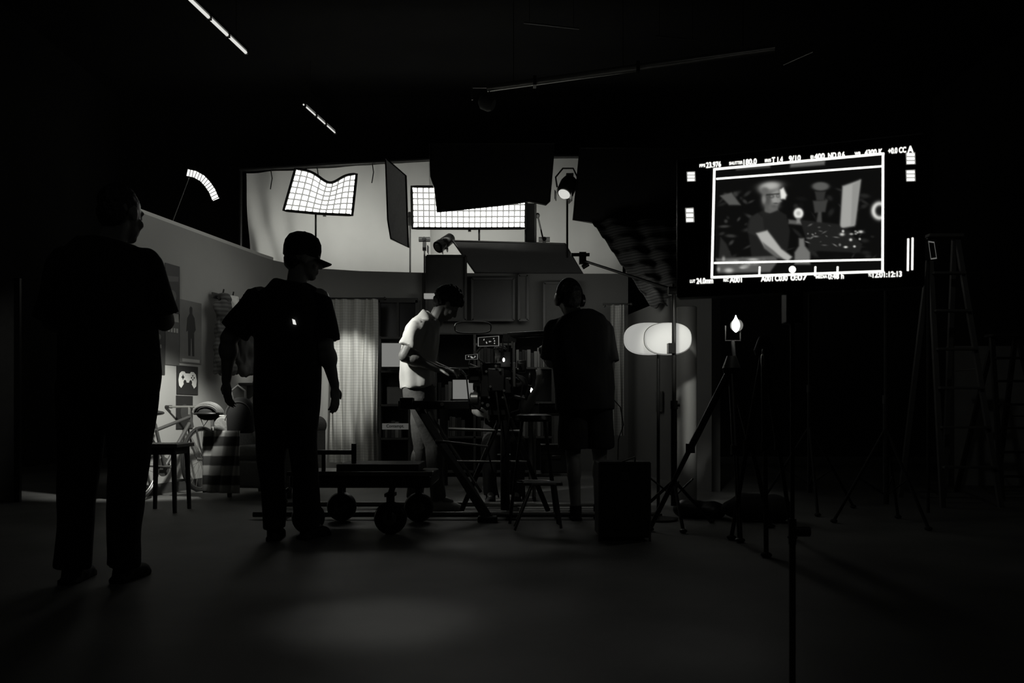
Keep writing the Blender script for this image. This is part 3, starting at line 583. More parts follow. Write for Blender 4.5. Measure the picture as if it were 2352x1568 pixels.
# ------------------------------------------------------------------ armchair
cx,cy=-2.27,7.6
t=thing('armchair','grey upholstered armchair with a striped blanket over its arm','armchair',(cx,cy,0))
Rz=Matrix.Rotation(-.2,3,'Z'); L=lambda x,y,z: V((cx,cy,0))+Rz@V((x,y,z))
part(t,'seat_base',MB().box(L(0,0,.22),(.7,.66,.26),rz=-.2),M['cushion'],bevel=.03)
part(t,'seat_cushion',MB().box(L(0,-.04,.41),(.5,.6,.14),rz=-.2),M['cushion'],bevel=.05)
part(t,'backrest',MB().box(L(0,.28,.6),(.62,.16,.66),rz=-.2),M['cushion'],bevel=.06)
for k in (-1,1):
    m=MB().box(L(k*.33,-.03,.38),(.15,.62,.5),rz=-.2); m.cyl(L(k*.33,-.36,.66),L(k*.33,.28,.66),.09,n=24); part(t,'armrest',m,M['cushion'],bevel=.02)
for i in (-1,1):
    for j in (-1,1): part(t,'leg',MB().cyl(L(i*.3,j*.28,0),L(i*.3,j*.28,.1),.02,.028),M['wood'])
def bl(u,v):
    s=v*1.2
    if s<.12: return L(-.33+(.12-s)*.6,-.33+u*.5,.76)
    return L(-.435-.02*math.sin(u*14)*min(1,s),-.37+u*.56,.76-(s-.12)*.62)
part(t,'blanket',MB().grid(bl,30,30),M['blanket'],solid=.012)
def bl2(u,v): return L(-.44+u*.36,-.46-.014*math.sin(u*20+v*3)-.03*v,.62-v*.56)
part(t,'blanket',MB().grid(bl2,24,24),M['blanket'],solid=.012)
q=pt(478,942,7.1); t=thing('bicycle_helmet','grey striped bicycle helmet with vents','helmet',(q.x,q.y,q.z-.08))
mb=MB()
for i in range(7):
    o=(i-3)*.024; mb.tube([q+V((-.12*math.cos(a)*(1-abs(o)*1.5),o,.09*math.sin(a)*(1-(o/.13)**2)-.02)) for a in [math.pi*k/14 for k in range(15)]],.009)
part(t,'shell',mb,mat('helmet_pale',.13,.4)); part(t,'rim',MB().tube([q+V((.12*math.cos(a),.085*math.sin(a),-.03)) for a in [2*math.pi*k/24 for k in range(24)]],.011,closed=True),M['blackp'])
part(t,'liner',MB().ell(q+V((0,0,-.02)),(.105,.075,.072)),M['black']); part(t,'chin_strap',MB().tube([q+V((-.06,-.06,-.03)),q+V((-.02,-.05,-.14)),q+V((.06,-.06,-.03))],.005),M['black'])
q=pt(553,952,7.35); t=thing('backpack','black backpack with grey piping propped on the armchair','backpack',(q.x,q.y,q.z-.16))
secs=[(q+V((0,0,z)),rx,ry,0) for z,rx,ry in ((-.17,.10,.06),(-.15,.125,.085),(-.02,.13,.09),(.08,.12,.075),(.14,.08,.05),(.16,.03,.02))]
part(t,'body',MB().loft(rings(secs)),M['black']); part(t,'piping',MB().tube([q+V((.118*math.cos(a),-.075,-.01+.13*math.sin(a))) for a in [math.pi*k/20 for k in range(21)]],.004),M['dgrey'])
part(t,'strap',MB().tube([q+V((-.07,0,.12)),q+V((-.08,-.02,.22)),q+V((-.02,-.02,.27)),q+V((.04,0,.22)),q+V((.04,0,.13))],.01),M['dgrey'])
q=pt(372,1018,6.3); t=thing('side_table','small dark wooden side table','table',(q.x,6.35,0)); z=q.z
part(t,'table_top',MB().box((q.x,6.35,z-.015),(.34,.34,.03)),mat('table_wood',.16,.4,scale=12),bevel=.005)
for i in (-1,1):
    for j in (-1,1): part(t,'leg',MB().cyl((q.x+i*.14,6.35+j*.14,0),(q.x+i*.125,6.35+j*.125,z-.03),.016,.022),M['wood'])
part(t,'apron',MB().box((q.x,6.35,z-.06),(.27,.27,.05)),M['wood'])
# ------------------------------------------------------------------ bicycle
bx=lambda y:-3.53+(y-7.15)*.2255+.25
t=thing('bicycle','grey framed bicycle leaning by the set wall','bicycle',(bx(7.35),7.35,0))
yA,yB,r=7.0,7.95,.31
def bp(y,z,o=0): return V((bx(y),y,z))+WN*o
def wheel(y):
    C=bp(y,r+.01); mb=MB().tube([C+WU*r*math.cos(a)+V((0,0,r*math.sin(a))) for a in [2*math.pi*k/48 for k in range(48)]],.018,closed=True)
    part(t,'tyre',mb,M['blackp']); mb=MB().tube([C+WU*(r-.024)*math.cos(a)+V((0,0,(r-.024)*math.sin(a))) for a in [2*math.pi*k/48 for k in range(48)]],.007,closed=True)
    for k in range(20):
        a=2*math.pi*k/20; mb.cyl(C+WN*(.02 if k%2 else -.02),C+WU*(r-.02)*math.cos(a)+V((0,0,(r-.02)*math.sin(a))),.0018,n=5)
    mb.cyl(C-WN*.04,C+WN*.04,.018); part(t,'wheel_rim',mb,M['dsteel'])
wheel(yA); wheel(yB)
bb=bp(7.40,.28); st=bp(7.26,.68); hd=bp(7.76,.74); bf=mat('bike_paint',.06,.4)
mb=MB().cyl(bb,st,.016).cyl(st-V((0,0,.06)),hd,.016).cyl(bb,hd-V((0,0,.06)),.018)
for k in (-.03,.03): mb.cyl(bb+WN*k*.5,bp(yA,r+.01)+WN*k,.009).cyl(st-V((0,0,.05)),bp(yA,r+.01)+WN*k,.009)
part(t,'frame',mb,bf)
mb=MB().cyl(hd+V((0,0,.03)),bp(7.80,.64),.018)
for k in (-.045,.045): mb.tube([bp(7.80,.64)+WN*k,bp(7.86,.45)+WN*k,bp(yB,r+.01)+WN*k],.01)
part(t,'fork',mb,bf)
part(t,'saddle',MB().ell(st+V((0,0,.1)),(.06,.12,.025)).ell(st+V((.0,.09,.1)),(.03,.09,.02)),M['blackp']); part(t,'seat_post',MB().cyl(st,st+V((0,0,.09)),.012),M['steel'])
hb=hd+V((0,0,.1)); part(t,'handlebar',MB().cyl(hd,hb,.013).tube([hb-WN*.2-WU*.03,hb-WN*.1,hb+WN*.1,hb+WN*.27-WU*.03],.011),M['steel'])
for k in (-1,1): part(t,'grip',MB().cyl(hb+WN*k*.18-WU*.015,hb+WN*k*.24-WU*.035,.016),M['blackp'])
mb=MB().lathe(bb-WN*.02,[(.09,0),(.09,.006)],axis=WN,n=28); mb.cyl(bb-WN*.06,bb+WN*.06,.015).cyl(bb+WN*.06,bb+WN*.06+V((0,.1,-.13)),.009).cyl(bb-WN*.06,bb-WN*.06+V((0,-.1,.13)),.009)
part(t,'crankset',mb,M['dsteel'])
for k in (-1,1): part(t,'pedal',MB().box(bb+WN*.1*k+V((0,.1*k,-.13*k)),(.09,.07,.02)),M['blackp'])
a=pt(-60,640,7.4);b=pt(44,640,7.0); t=thing('wall_flat','grey scenic flat standing on its end','set flat',(a.x,7.2,0))
part(t,'panel',MB().prism([V((a.x,a.y,0)),V((b.x,b.y,0)),V((b.x,b.y,b.z)),V((a.x,a.y,b.z))],(0,.03,0)),mat('flat_grey',.2,.8)); part(t,'stile',MB().box((b.x,b.y-.02,b.z/2),(.05,.03,b.z)),M['blackm'])
# ------------------------------------------------------------------ dolly track + dolly
for y in (6.5,5.85):
    mb=MB().cyl((-1.9,y,.035),(1.1,y,.035),.02); single('track_rail','straight steel camera dolly rail lying on the floor','dolly track',mb,M['dsteel'],group='dolly rails')
for x in (-1.7,-.9,0,.9): single('track_sleeper','flat steel cross tie under dolly rails','track sleeper',MB().box((x,6.175,.009),(.09,.8,.014)),M['blackm'],bevel=.002,group='dolly track sleepers')
dx0,dx1=pt(672,0,5.3).x,pt(1000,0,5.5).x
t=thing('camera_dolly','black steel camera dolly platform on rubber wheels','camera dolly',((dx0+dx1)/2,5.5,0))
zt=pt(0,1085,5.3).z; part(t,'platform',MB().box(((dx0+dx1)/2,5.52,zt-.05),(dx1-dx0,.62,.09)),M['blackp'],bevel=.02)
part(t,'deck_edge',MB().box(((dx0+dx1)/2,5.2,zt+.0),(dx1-dx0+.02,.02,.03)),M['dsteel'],bevel=.005)
part(t,'deck_plate',MB().box(((dx0+dx1)/2+.1,5.5,zt+.03),(.55,.4,.05)),M['dgrey'],bevel=.005)
for (px,d) in ((708,5.15),(785,5.75),(897,5.13),(962,5.7)):
    C=V((pt(px,0,d).x,d,.105)); mb=MB().lathe(C-V((0,.04,0)),[(.06,0),(.095,.005),(.105,.025),(.105,.055),(.095,.075),(.06,.08)],axis=(0,1,0),n=32); w=part(t,'wheel',mb,M['blackp'])
    part(w,'hub',MB().lathe(C-V((0,.055,0)),[(.02,0),(.045,.01),(.05,.10),(.02,.11)],axis=(0,1,0)),M['dsteel'],root=t.location)
    part(t,'wheel_fork',MB().box(C+V((0,-.055,.07)),(.035,.012,.16)).box(C+V((0,.055,.07)),(.035,.012,.16)).box(C+V((0,0,.15)),(.06,.13,.02)).cyl(C+V((0,0,.15)),V((C.x,C.y if abs(C.y-5.52)<.3 else 5.52+math.copysign(.28,C.y-5.52),zt-.08)),.02),M['blackm'])
px=806; part(t,'post',MB().cyl((pt(px,0,5.3).x,5.4,zt),(pt(px,0,5.3).x,5.4,pt(0,1020,5.3).z),.017).box((pt(px-40,0,5.3).x,5.4,pt(0,1040,5.3).z),(.25,.05,.03)),M['blackm'])
part(t,'post',MB().cyl((pt(735,0,5.3).x,5.4,zt-.02),(pt(735,0,5.3).x,5.4,pt(0,1036,5.3).z),.014),M['blackm'])
part(t,'side_rail',MB().tube([V((dx0,5.22,zt-.1)),V((dx0-.05,5.22,zt-.14)),V((dx0-.02,5.22,zt-.19))],.014),M['blackm'])
t=thing('camera_jib','black camera crane arm with crossed diagonal legs','camera crane',(pt(1060,0,6.0).x,6.0,0))
part(t,'arm',MB().box((pt(1010,930,6.0)),(.62,.07,.065)).box(pt(935,926,6.0),(.1,.1,.085)),M['blackm'],bevel=.006)
part(t,'strut',MB().prism([pt(952,938,6.02),pt(972,938,6.02),pt(1133,1188,5.7),pt(1110,1195,5.7)],(0,.03,0)),M['blackm'])
part(t,'strut',MB().cyl(pt(985,945,6.12),pt(1105,1130,6.05),.011),M['dsteel'])
part(t,'foot',MB().box(V((pt(1120,1190,5.72).x,5.72,.02)),(.14,.12,.04)),M['blackm'],bevel=.008)
part(t,'rear_leg',MB().cyl(pt(1150,960,6.0),V((pt(1060,0,6.2).x,6.25,.02)),.02),M['blackm']); part(t,'rear_leg',MB().cyl(pt(1170,960,6.0),V((pt(1260,0,6.1).x,6.2,.02)),.02),M['blackm'])
part(t,'column',MB().cyl(pt(1160,965,6.0),V((pt(1160,0,6).x,6.0,.05)),.035),M['blackm'])
part(t,'crossbar',MB().cyl(pt(1030,985,6.0),pt(1200,990,6.0),.012),M['dsteel']); part(t,'crossbar',MB().cyl(pt(1040,1060,6.0),pt(1210,1060,6.05),.01),M['dsteel'])
part(t,'crossbar',MB().cyl(pt(1000,1012,5.9),pt(1120,1025,6.0),.009),M['dsteel'])
for (x,y) in ((1015,928),(960,940),(1120,930)): part(t,'bolt',MB().cyl(pt(x,y,5.96),pt(x,y,5.93),.014),M['steel'])
# cinema camera
d=6.0; C=pt(1140,880,d); t=thing('cinema_camera','black cinema camera rigged with matte box, monitors and handle','camera',(C.x,d,pt(0,962,d).z))
part(t,'body',MB().box(C+V((0,.1,.02)),(.24,.34,.26)).box(C+V((-.05,.1,-.13)),(.14,.2,.1)),M['blackp'],bevel=.012)
part(t,'battery',MB().box(C+V((0,-.12,.02)),(.12,.09,.17)).box(C+V((.09,-.1,-.02)),(.05,.06,.12)),M['blackp'],bevel=.008)
part(t,'lens',MB().lathe(C+V((0,.27,.03)),[(.06,0),(.065,.05),(.055,.06),(.07,.14),(.07,.2)],axis=(0,1,0)),M['blackm'])
part(t,'matte_box',MB().box(C+V((0,.5,.03)),(.26,.08,.2)),M['blackp'],bevel=.008)
part(t,'top_handle',MB().tube([C+V((-.03,-.03,.15)),C+V((-.03,-.03,.25)),C+V((-.03,.22,.25)),C+V((-.03,.22,.15))],.014),M['blackp'])
part(t,'head_mount',MB().box(C+V((.02,.05,-.2)),(.16,.2,.08)).cyl(C+V((.0,.05,-.28)),C+V((0,.05,-.2)),.07).cyl(C+V((-.13,.05,-.1)),C+V((-.13,.05,-.02)),.03),M['blackm'],bevel=.004)
for k in (-.05,.05): part(t,'rod',MB().cyl(C+V((k,-.2,-.11)),C+V((k,.5,-.11)),.008),M['steel'])
part(t,'transmitter',MB().box(C+V((.07,-.12,.17)),(.07,.05,.11)),M['blackp'])
for k in (.05,.09): part(t,'antenna',MB().cyl(C+V((k,-.12,.22)),C+V((k,-.12,.33)),.005),M['blackp'])
part(t,'pan_bar',MB().cyl(C+V((.09,0,.36)),pt(1262,765,5.85),.022).box(C+V((.1,0,.34)),(.1,.06,.06)),M['blackp'])
part(t,'monitor_arm',MB().tube([C+V((-.08,-.05,.14)),C+V((-.16,-.1,.2)),C+V((-.1,-.15,.27))],.009),M['dsteel']); part(t,'monitor_arm',MB().tube([C+V((-.1,-.05,.1)),C+V((-.2,-.08,.14)),C+V((-.19,-.1,.18))],.008),M['dsteel'])
part(t,'follow_focus',MB().cyl(C+V((-.12,.1,-.02)),C+V((-.17,.1,-.02)),.04).cyl(C+V((-.17,.1,-.02)),C+V((-.18,.1,-.02)),.03),M['dsteel'])
part(t,'side_bracket',MB().box(C+V((.135,-.02,.06)),(.02,.2,.18)).cyl(C+V((.14,-.06,.02)),C+V((.18,-.06,.02)),.02).cyl(C+V((.14,-.06,.1)),C+V((.17,-.06,.1)),.015),M['dsteel'],bevel=.003)
part(t,'recorder',MB().box(C+V((-.16,-.06,.06)),(.09,.05,.12)).box(C+V((-.16,-.09,.06)),(.07,.01,.09)),M['blackm'],bevel=.006)
part(t,'wireless_box',MB().box(C+V((.19,-.04,.12)),(.07,.05,.1)).box(C+V((.19,-.07,.12)),(.05,.01,.06)),M['blackm'],bevel=.006)
part(t,'counterweight',MB().lathe(C+V((-.2,0,-.12)),[(.04,0),(.055,.01),(.055,.06),(.04,.07)],axis=(1,0,0)),M['dsteel'])
part(t,'handgrip',MB().tube([C+V((.13,-.05,-.1)),C+V((.22,-.1,-.12)),C+V((.25,-.12,-.02))],.014).ell(C+V((.25,-.12,.03)),(.02,.02,.05)),M['blackm'])
part(t,'accessory_rail',MB().box(C+V((-.02,-.05,.29)),(.3,.02,.015)).cyl(C+V((-.16,-.06,.24)),C+V((-.16,-.06,.33)),.008).cyl(C+V((.12,-.06,.26)),C+V((.12,-.06,.31)),.008),M['steel'])
for (x,y,z) in ((-.07,-.17,.08),(.03,-.17,.09),(.06,-.16,-.06),(-.04,-.17,-.03),(.1,-.14,.03),(.0,-.17,.12),(-.14,-.1,.1),(.17,-.1,.15),(.2,-.14,-.1),(-.1,-.1,-.15)): part(t,'connector',MB().cyl(C+V((x,y,z)),C+V((x,y-.018,z)),.009),M['steel'])
part(t,'status_light',MB().ell(pt(1157,826,5.7),(.008,.006,.014)),mat('status_glow',.8,.4,emit=8))
def minimon(x0,y0,x1,y1,d,sk,name='monitor'):
    a=pt(x0,y0+sk,d);b=pt(x1,y0,d);c=pt(x1,y1-sk*.3,d);e=pt(x0,y1,d); w=part(t,name,MB().prism([a,b,c,e],(0,.03,0)),M['blackp'])
    ctr=(a+b+c+e)/4; f=lambda k:[ctr+(q-ctr)*k+V((0,-.002,0)) for q in (a,b,c,e)]
    o=f(.93);i=f(.88); mb=MB().add(o+i,[(0,1,5,4),(1,2,6,5),(2,3,7,6),(3,0,4,7)])
    for k in range(9):
        u=random.random()*.7-.35; v=random.random()*.6-.3; q=ctr+V(((b.x-a.x)*u,-.003,(a.z-e.z)*v)); s=random.uniform(.003,.005); mb.add([q+V((-s,0,-s)),q+V((s,0,-s)),q+V((s*.6,0,s)),q+V((-s,0,s*.5))],[(0,1,2,3)])
    part(w,'screen_graphics',mb,mat('mini_screen_line',.0,.5,emit=.3),smooth=False,root=t.location)
minimon(1096,770,1148,796,5.75,4); minimon(1068,812,1098,826,5.8,3)
for pts3 in ([(-.12,-.05,.1),(-.22,-.1,.05),(-.2,-.1,-.15),(-.1,0,-.22)],[(.1,-.1,.1),(.2,-.1,.0),(.17,-.05,-.2),(.05,0,-.24)],[(0,-.15,-.05),(.03,-.2,-.3),(-.06,-.15,-.5),(.02,-.1,-.85)],[(.05,-.15,-.05),(.1,-.2,-.25),(.07,-.16,-.5),(.1,-.1,-.9)]):
    part(t,'cable',MB().tube([C+V(p) for p in pts3],.006),M['blackp'])
q=pt(1086,752,6.6); mb=MB().tube([q+V((.15*math.copysign(abs(math.cos(a))**.6,math.cos(a)),0,.048*math.copysign(abs(math.sin(a))**.6,math.sin(a)))) for a in [2*math.pi*k/36 for k in range(36)]],.006,closed=True)
single('light_hoop','thin rounded metal hoop clamped above the camera','hoop',mb,M['dsteel'])
q=pt(1045,855,6.4); t=thing('focus_controller','small handheld black focus controller with a knob','remote control',q)
part(t,'body',MB().box(q,(.1,.06,.04)),M['blackp'],bevel=.008); part(t,'knob',MB().cyl(q+V((.02,-.03,0)),q+V((.02,-.055,0)),.025),M['steel'])
x0,x1=pt(1185,0,6.9).x+.16,pt(1300,0,6.9).x+.1; t=thing('equipment_cart','black tubular equipment cart with two shelves','cart',((x0+x1)/2,7.0,0)); zt=pt(0,952,6.9).z
for x in (x0,x1):
    for y in (6.85,7.2): part(t,'upright',MB().cyl((x,y,.05),(x,y,zt+.02),.013),M['dsteel'])
part(t,'shelf',MB().box(((x0+x1)/2,7.02,zt),(x1-x0+.04,.38,.02)),M['dgrey'],bevel=.004); part(t,'shelf',MB().box(((x0+x1)/2,7.02,.25),(x1-x0+.04,.38,.02)),M['dgrey'],bevel=.004)
for x in (x0,x1):
    for y in (6.85,7.2): part(t,'caster',MB().cyl((x-.012,y,.03),(x+.012,y,.03),.03),M['blackp'])
single('control_box','small black control box with knobs on the cart','control box',MB().box((x0+.14,7.0,zt+.055),(.2,.2,.09)).cyl((x0+.1,6.9,zt+.06),(x0+.1,6.88,zt+.06),.015).cyl((x0+.17,6.9,zt+.06),(x0+.17,6.88,zt+.06),.015),M['blackm'],bevel=.004)
single('transport_case','black ribbed transport case on the lower cart shelf','case',MB().box(((x0+x1)/2,7.02,.385),(.26,.26,.24)).box(((x0+x1)/2,6.885,.43),(.26,.01,.01)).box(((x0+x1)/2,6.88,.4),(.08,.02,.03)),M['blackm'],bevel=.006)
q=pt(1225,952,5.75); t=thing('bar_stool','high round stool with padded black seat and steel legs','stool',(q.x,5.75,0))
part(t,'seat',MB().lathe((q.x,5.75,q.z-.05),[(.12,0),(.135,.015),(.13,.045),(.09,.055)],n=32),M['blackp'])
for i in (-1,1):
    for j in (-1,1): part(t,'leg',MB().cyl((q.x+i*.17,5.75+j*.14,0),(q.x+i*.08,5.75+j*.07,q.z-.04),.011),M['blackm'])
part(t,'foot_ring',MB().tube([V((q.x+.14*math.cos(a),5.75+.12*math.sin(a),.28)) for a in [2*math.pi*k/24 for k in range(24)]],.008,closed=True),M['blackm'])
q=pt(1240,1110,5.35); t=thing('step_stool','low folding metal step stool','step stool',(q.x,5.35,0))
part(t,'step',MB().box((q.x+.02,5.37,q.z),(.26,.16,.02)),M['dgrey'],bevel=.005)
for j in (-.08,.1): part(t,'leg_frame',MB().tube([V((q.x-.1-.07,5.35+j-.06,.012)),V((q.x-.05,5.35+j*.8,q.z)),V((q.x+.1,5.35+j*.8,q.z)),V((q.x+.14,5.35+j+.03,.012))],.009),M['dsteel'])
a=pt(1376,1062,4.85);b=pt(1492,1062,4.85); t=thing('equipment_case','tall dark equipment case with metal handle bar','case',((a.x+b.x)/2,4.95,0))
part(t,'body',MB().box(((a.x+b.x)/2,4.98,a.z/2+.01),(b.x-a.x,.28,a.z-.02)),mat('case_black',.05,.6),bevel=.01)
for x in (a.x,b.x): part(t,'corner_trim',MB().box((x,4.84,a.z/2),(.012,.012,a.z)),M['dsteel'])
part(t,'top_trim',MB().box(((a.x+b.x)/2,4.84,a.z),(b.x-a.x,.012,.012)),M['dsteel'])
part(t,'handle',MB().cyl(pt(1400,1069,4.85),pt(1458,1049,4.85),.007).cyl(pt(1458,1049,4.85),pt(1458,1066,4.85),.006),M['steel'])
part(t,'latch',MB().box(((a.x+b.x)/2,4.835,a.z-.08),(.05,.01,.05)),M['dsteel'])
# ------------------------------------------------------------------ pill lamp
d=5.8; q=pt(1512,778,d); t=thing('floor_lamp','floor lamp with two overlapping white rounded paper shades','floor lamp',(q.x,d,0))
def pill(x0,x1,y,dep):
    a=pt(x0,741,y);b=pt(x1,815,y); c=(a+b)/2; w=(b.x-a.x)/2; h=(a.z-b.z)/2
    prof=[(0.8,-1),(.95,-.8),(1,-.3),(1,.3),(.95,.8),(.8,1)]
    return MB().loft([[c+V((w*k*math.copysign(abs(math.cos(s))**.8,math.cos(s)),dep*f,h*k*math.copysign(abs(math.sin(s))**.8,math.sin(s)))) for s in [2*math.pi*i/40 for i in range(40)]] for k,f in prof])
part(t,'lamp_shade',pill(1433,1548,5.86,.04),M['shade'],label='white paper shade overlapped by the other'); part(t,'lamp_shade',pill(1479,1588,5.76,.04),M['shade'])
part(t,'shade_ring',MB().tube([pt(1533+54*math.copysign(abs(math.cos(s))**.8,math.cos(s)),778+36*math.copysign(abs(math.sin(s))**.8,math.sin(s)),5.735) for s in [2*math.pi*i/40 for i in range(40)]],.0025,closed=True),M['grey'])
part(t,'pole',MB().cyl((q.x,d,.02),(q.x,d,q.z-.1),.012),M['blackm']); part(t,'base',MB().lathe((q.x,d,0),[(.14,0),(.14,.015),(.03,.03)],n=32),M['blackm'])
x=pt(1577,0,6.2).x; t=thing('cardboard_tube','tall pale cardboard tube standing upright on the floor','tube',(x,6.2,0))
part(t,'tube',MB().lathe((x,6.2,0),[(.078,0),(.078,1.60),(.07,1.605),(.07,1.5)],n=40),mat('tube_grey',.4,.7,scale=4,var=.1)); part(t,'end_cap',MB().lathe((x,6.2,0),[(.082,0),(.082,.04)],n=40),M['dgrey'])
single('cable','thin black cable looping down beside the curtain','cable',MB().tube([pt(1405,912,8.8),pt(1425,935,8.8),pt(1432,975,8.8),pt(1420,1010,8.8),V((pt(1418,0,8.8).x,8.8,.006))],.006),M['black'])
q=pt(1478,922,9.4); single('picture','small dark picture on the side set wall','picture',MB().box((1.742,9.4,q.z),(.02,.22,.24),rz=.15).box((1.735,9.4,q.z),(.02,.17,.19),rz=.15),M['dgrey'],bevel=.004)
# ------------------------------------------------------------------ tripods
def tripod(px,py,d,feet,label,m,r=.02):
    A=pt(px,py,d); t=thing('tripod',label,'tripod',(A.x,d,0)); part(t,'head',MB().lathe(A-V((0,0,.04)),[(.05,0),(.06,.03),(.045,.07),(.03,.11)]),m)
    for (fx_,fd) in feet:
        e=V((pt(fx_,0,fd).x,fd,.015)); k=A.lerp(e,.5); part(t,'leg',MB().cyl(A,k,r*1.15).cyl(k,e,r*.8).cyl(k-V((0,0,.03)),k+V((0,0,.03)),r*1.5).ell(e,(.03,.03,.015)),m)
    return A
tripod(1680,842,5.2,((1492,5.25),(1770,5.4),(1700,4.8)),'tall black tripod with spread legs',M['blackm'])
A=pt(1690,745,5.2); t=thing('spotlight','small black lamp head with a bright bare bulb','film light',(A.x,5.2,A.z-.2))
part(t,'reflector',MB().lathe(A+V((.02,.05,0)),[(.02,.06),(.035,.04),(.042,0),(.036,0)],axis=(.15,.98,0)),M['black'])
part(t,'bulb',MB().lathe(A+V((0,0,-.05)),[(.004,0),(.018,.015),(.026,.04),(.022,.065),(.008,.09),(.001,.11)]),M['glow'])
part(t,'yoke',MB().tube([A+V((-.05,.07,0)),A+V((-.05,.07,-.1)),A+V((.05,.07,-.1)),A+V((.05,.07,0))],.006).cyl(A+V((0,.07,-.1)),A+V((0,.03,-.24)),.012),M['black'])
tripod(1755,800,4.7,((1680,4.9),(1820,4.9),(1760,4.3)),'black tripod with gleaming metal legs',M['black'],.016)
q=pt(1752,828,4.62); single('metal_clip','small shiny metal clip hanging on a tripod','clip',MB().ell(q,(.012,.012,.045)).ell(q+V((0,0,.05)),(.006,.006,.02)),M['steel'])
single('sandbag','black sandbag slumped on the floor by a tripod','sandbag',remesh(MB().ell((pt(1735,0,5.6).x,5.75,.1),(.2,.12,.1)).ell((pt(1790,0,5.6).x,5.7,.09),(.13,.12,.09)),.015,3,disp=.02,dsc=6),M['black'])
single('sandbag','black sandbag on the floor by the stands','sandbag',remesh(MB().ell((pt(1600,0,5.9).x,5.95,.06),(.16,.1,.06)).ell((pt(1635,0,5.9).x,5.9,.06),(.1,.1,.06)),.015,3,disp=.02,dsc=6),M['blackp'])
stand((pt(1860,0,6.4).x,6.4),1.95,'black light stand among other stands',rot=.3,m=M['black'])
stand((pt(2035,0,5.6).x,5.6),1.75,'black light stand among other stands',rot=.9,spread=.35,m=M['black'])
def ladder(px,yt,d,w,label,m):
    A=pt(px,yt,d); H=A.z; t=thing('step_ladder',label,'ladder',(A.x,d,0)); y=d
    for sgn,dy,wt,wb,nm in ((0,-.35,.12,.24,'front'),(0,.45,.10,.2,'rear')):
        for k in (-1,1): part(t,'rail',MB().prism([V((A.x+k*wt-.02,y,H)),V((A.x+k*wt+.02,y,H)),V((A.x+k*wb+w+.02,y+dy,0)),V((A.x+k*wb+w-.02,y+dy,0))],(0,.03,0)),m)
    for i in range(1,7):
        f=i/7; z=H*(1-f); ww=.12+(.24-.12)*f; part(t,'step',MB().box((A.x+w*f,y-.35*f,z),(ww*2,.08,.02)),m,bevel=.003)
    part(t,'top_cap',MB().box((A.x,y+.02,H),(.3,.14,.03)),m,bevel=.006)
    part(t,'spreader',MB().cyl((A.x+w*.5+.2,y-.17,H*.5),(A.x+w*.5+.2,y+.22,H*.5),.006),m)
ladder(2168,542,6.9,.05,'tall dark step ladder standing open',mat('ladder_grey',.09,.45))
ladder(2310,770,7.4,.0,'shorter dark step ladder standing open',mat('ladder_dark',.02,.5))
a=pt(2118,550,6.2);b=pt(2152,597,6.2); t=thing('monitor','small field monitor seen nearly edge-on','monitor',((a.x+b.x)/2,6.2,0)); 
part(t,'housing',MB().box((a+b)/2,(b.x-a.x,.04,a.z-b.z)),M['blackp'],bevel=.006); o=[pt(2132,553,6.175),pt(2146,555,6.175),pt(2152,594,6.175),pt(2138,596,6.175)]; cc=sum(o,V())/4
part(t,'screen_graphics',MB().add(o+[cc+(q-cc)*.85 for q in o],[(0,1,5,4),(1,2,6,5),(2,3,7,6),(3,0,4,7)]),mat('small_screen_line',0,.5,emit=.12),smooth=False)
part(t,'mount',MB().cyl(((a.x+b.x)/2,6.22,0),((a.x+b.x)/2,6.22,b.z),.012),M['black'])
t=thing('wall_flat','low dark grey panel leaning by the ladders','set flat',(6,8.6,0)); part(t,'panel',MB().box((5.8,8.6,.75),(2.2,.05,1.5)),M['grey'])
for x in (4.72,5.8): part(t,'stile',MB().box((x,8.56,.75),(.05,.03,1.5)),M['dgrey'])
# ------------------------------------------------------------------ big monitor
A2=V((.404,1.9));B2=V((.885,1.73)); UU=V(((B2-A2).x,(B2-A2).y,0)); NN=V((UU.y,-UU.x,0)).normalized()
def sc(px,py,o=0.0):
    t_=(px-1176)/F; u=(t_*A2.y-A2.x)/((B2.x-A2.x)-t_*(B2.y-A2.y)); d_=A2.y+(B2.y-A2.y)*u
    return V((A2.x+(B2.x-A2.x)*u,d_,CH-(py-HZ)*d_/F))+NN*o
zb,ztp=1.076,1.378; ctr=V(((A2.x+B2.x)/2,(A2.y+B2.y)/2,0))
t=thing('production_monitor','large black monitor showing a camera feed with white frame lines','monitor',(ctr.x,ctr.y,zb))
pn=[V((A2.x,A2.y,zb)),V((B2.x,B2.y,zb)),V((B2.x,B2.y,ztp)),V((A2.x,A2.y,ztp))]
part(t,'housing',MB().prism([p+UU.normalized()*(-.012 if i in(0,3) else .012)+V((0,0,-.02 if i<2 else .012))-NN*.004 for i,p in enumerate(pn)],-NN*.045),M['blackp'],bevel=.004)
part(t,'screen',MB().prism(pn,-NN*.004),M['scr'],smooth=False)
NX,NY=400,260
X_,Y_=np.meshgrid(np.linspace(1642,2026,NX),np.linspace(0,1,NY))
yt=388+(352-388)*(X_-1640)/388; yb=636+(622-636)*(X_-1640)/388; PY=yt+(yb-yt)*Y_; PX=X_
img=np.full(PX.shape,.004)
def sm(x): return 1/(1+np.exp(np.clip(x,-40,40)))
def EL(cx,cy,rx,ry,v,s=.1,rot=0):
    global img
    c,s_=math.cos(rot),math.sin(rot); dx=(PX-cx);dy=(PY-cy); a=(dx*c+dy*s_)/rx;b=(-dx*s_+dy*c)/ry
    k=sm((np.sqrt(a*a+b*b)-1)/s); img=img*(1-k)+v*k
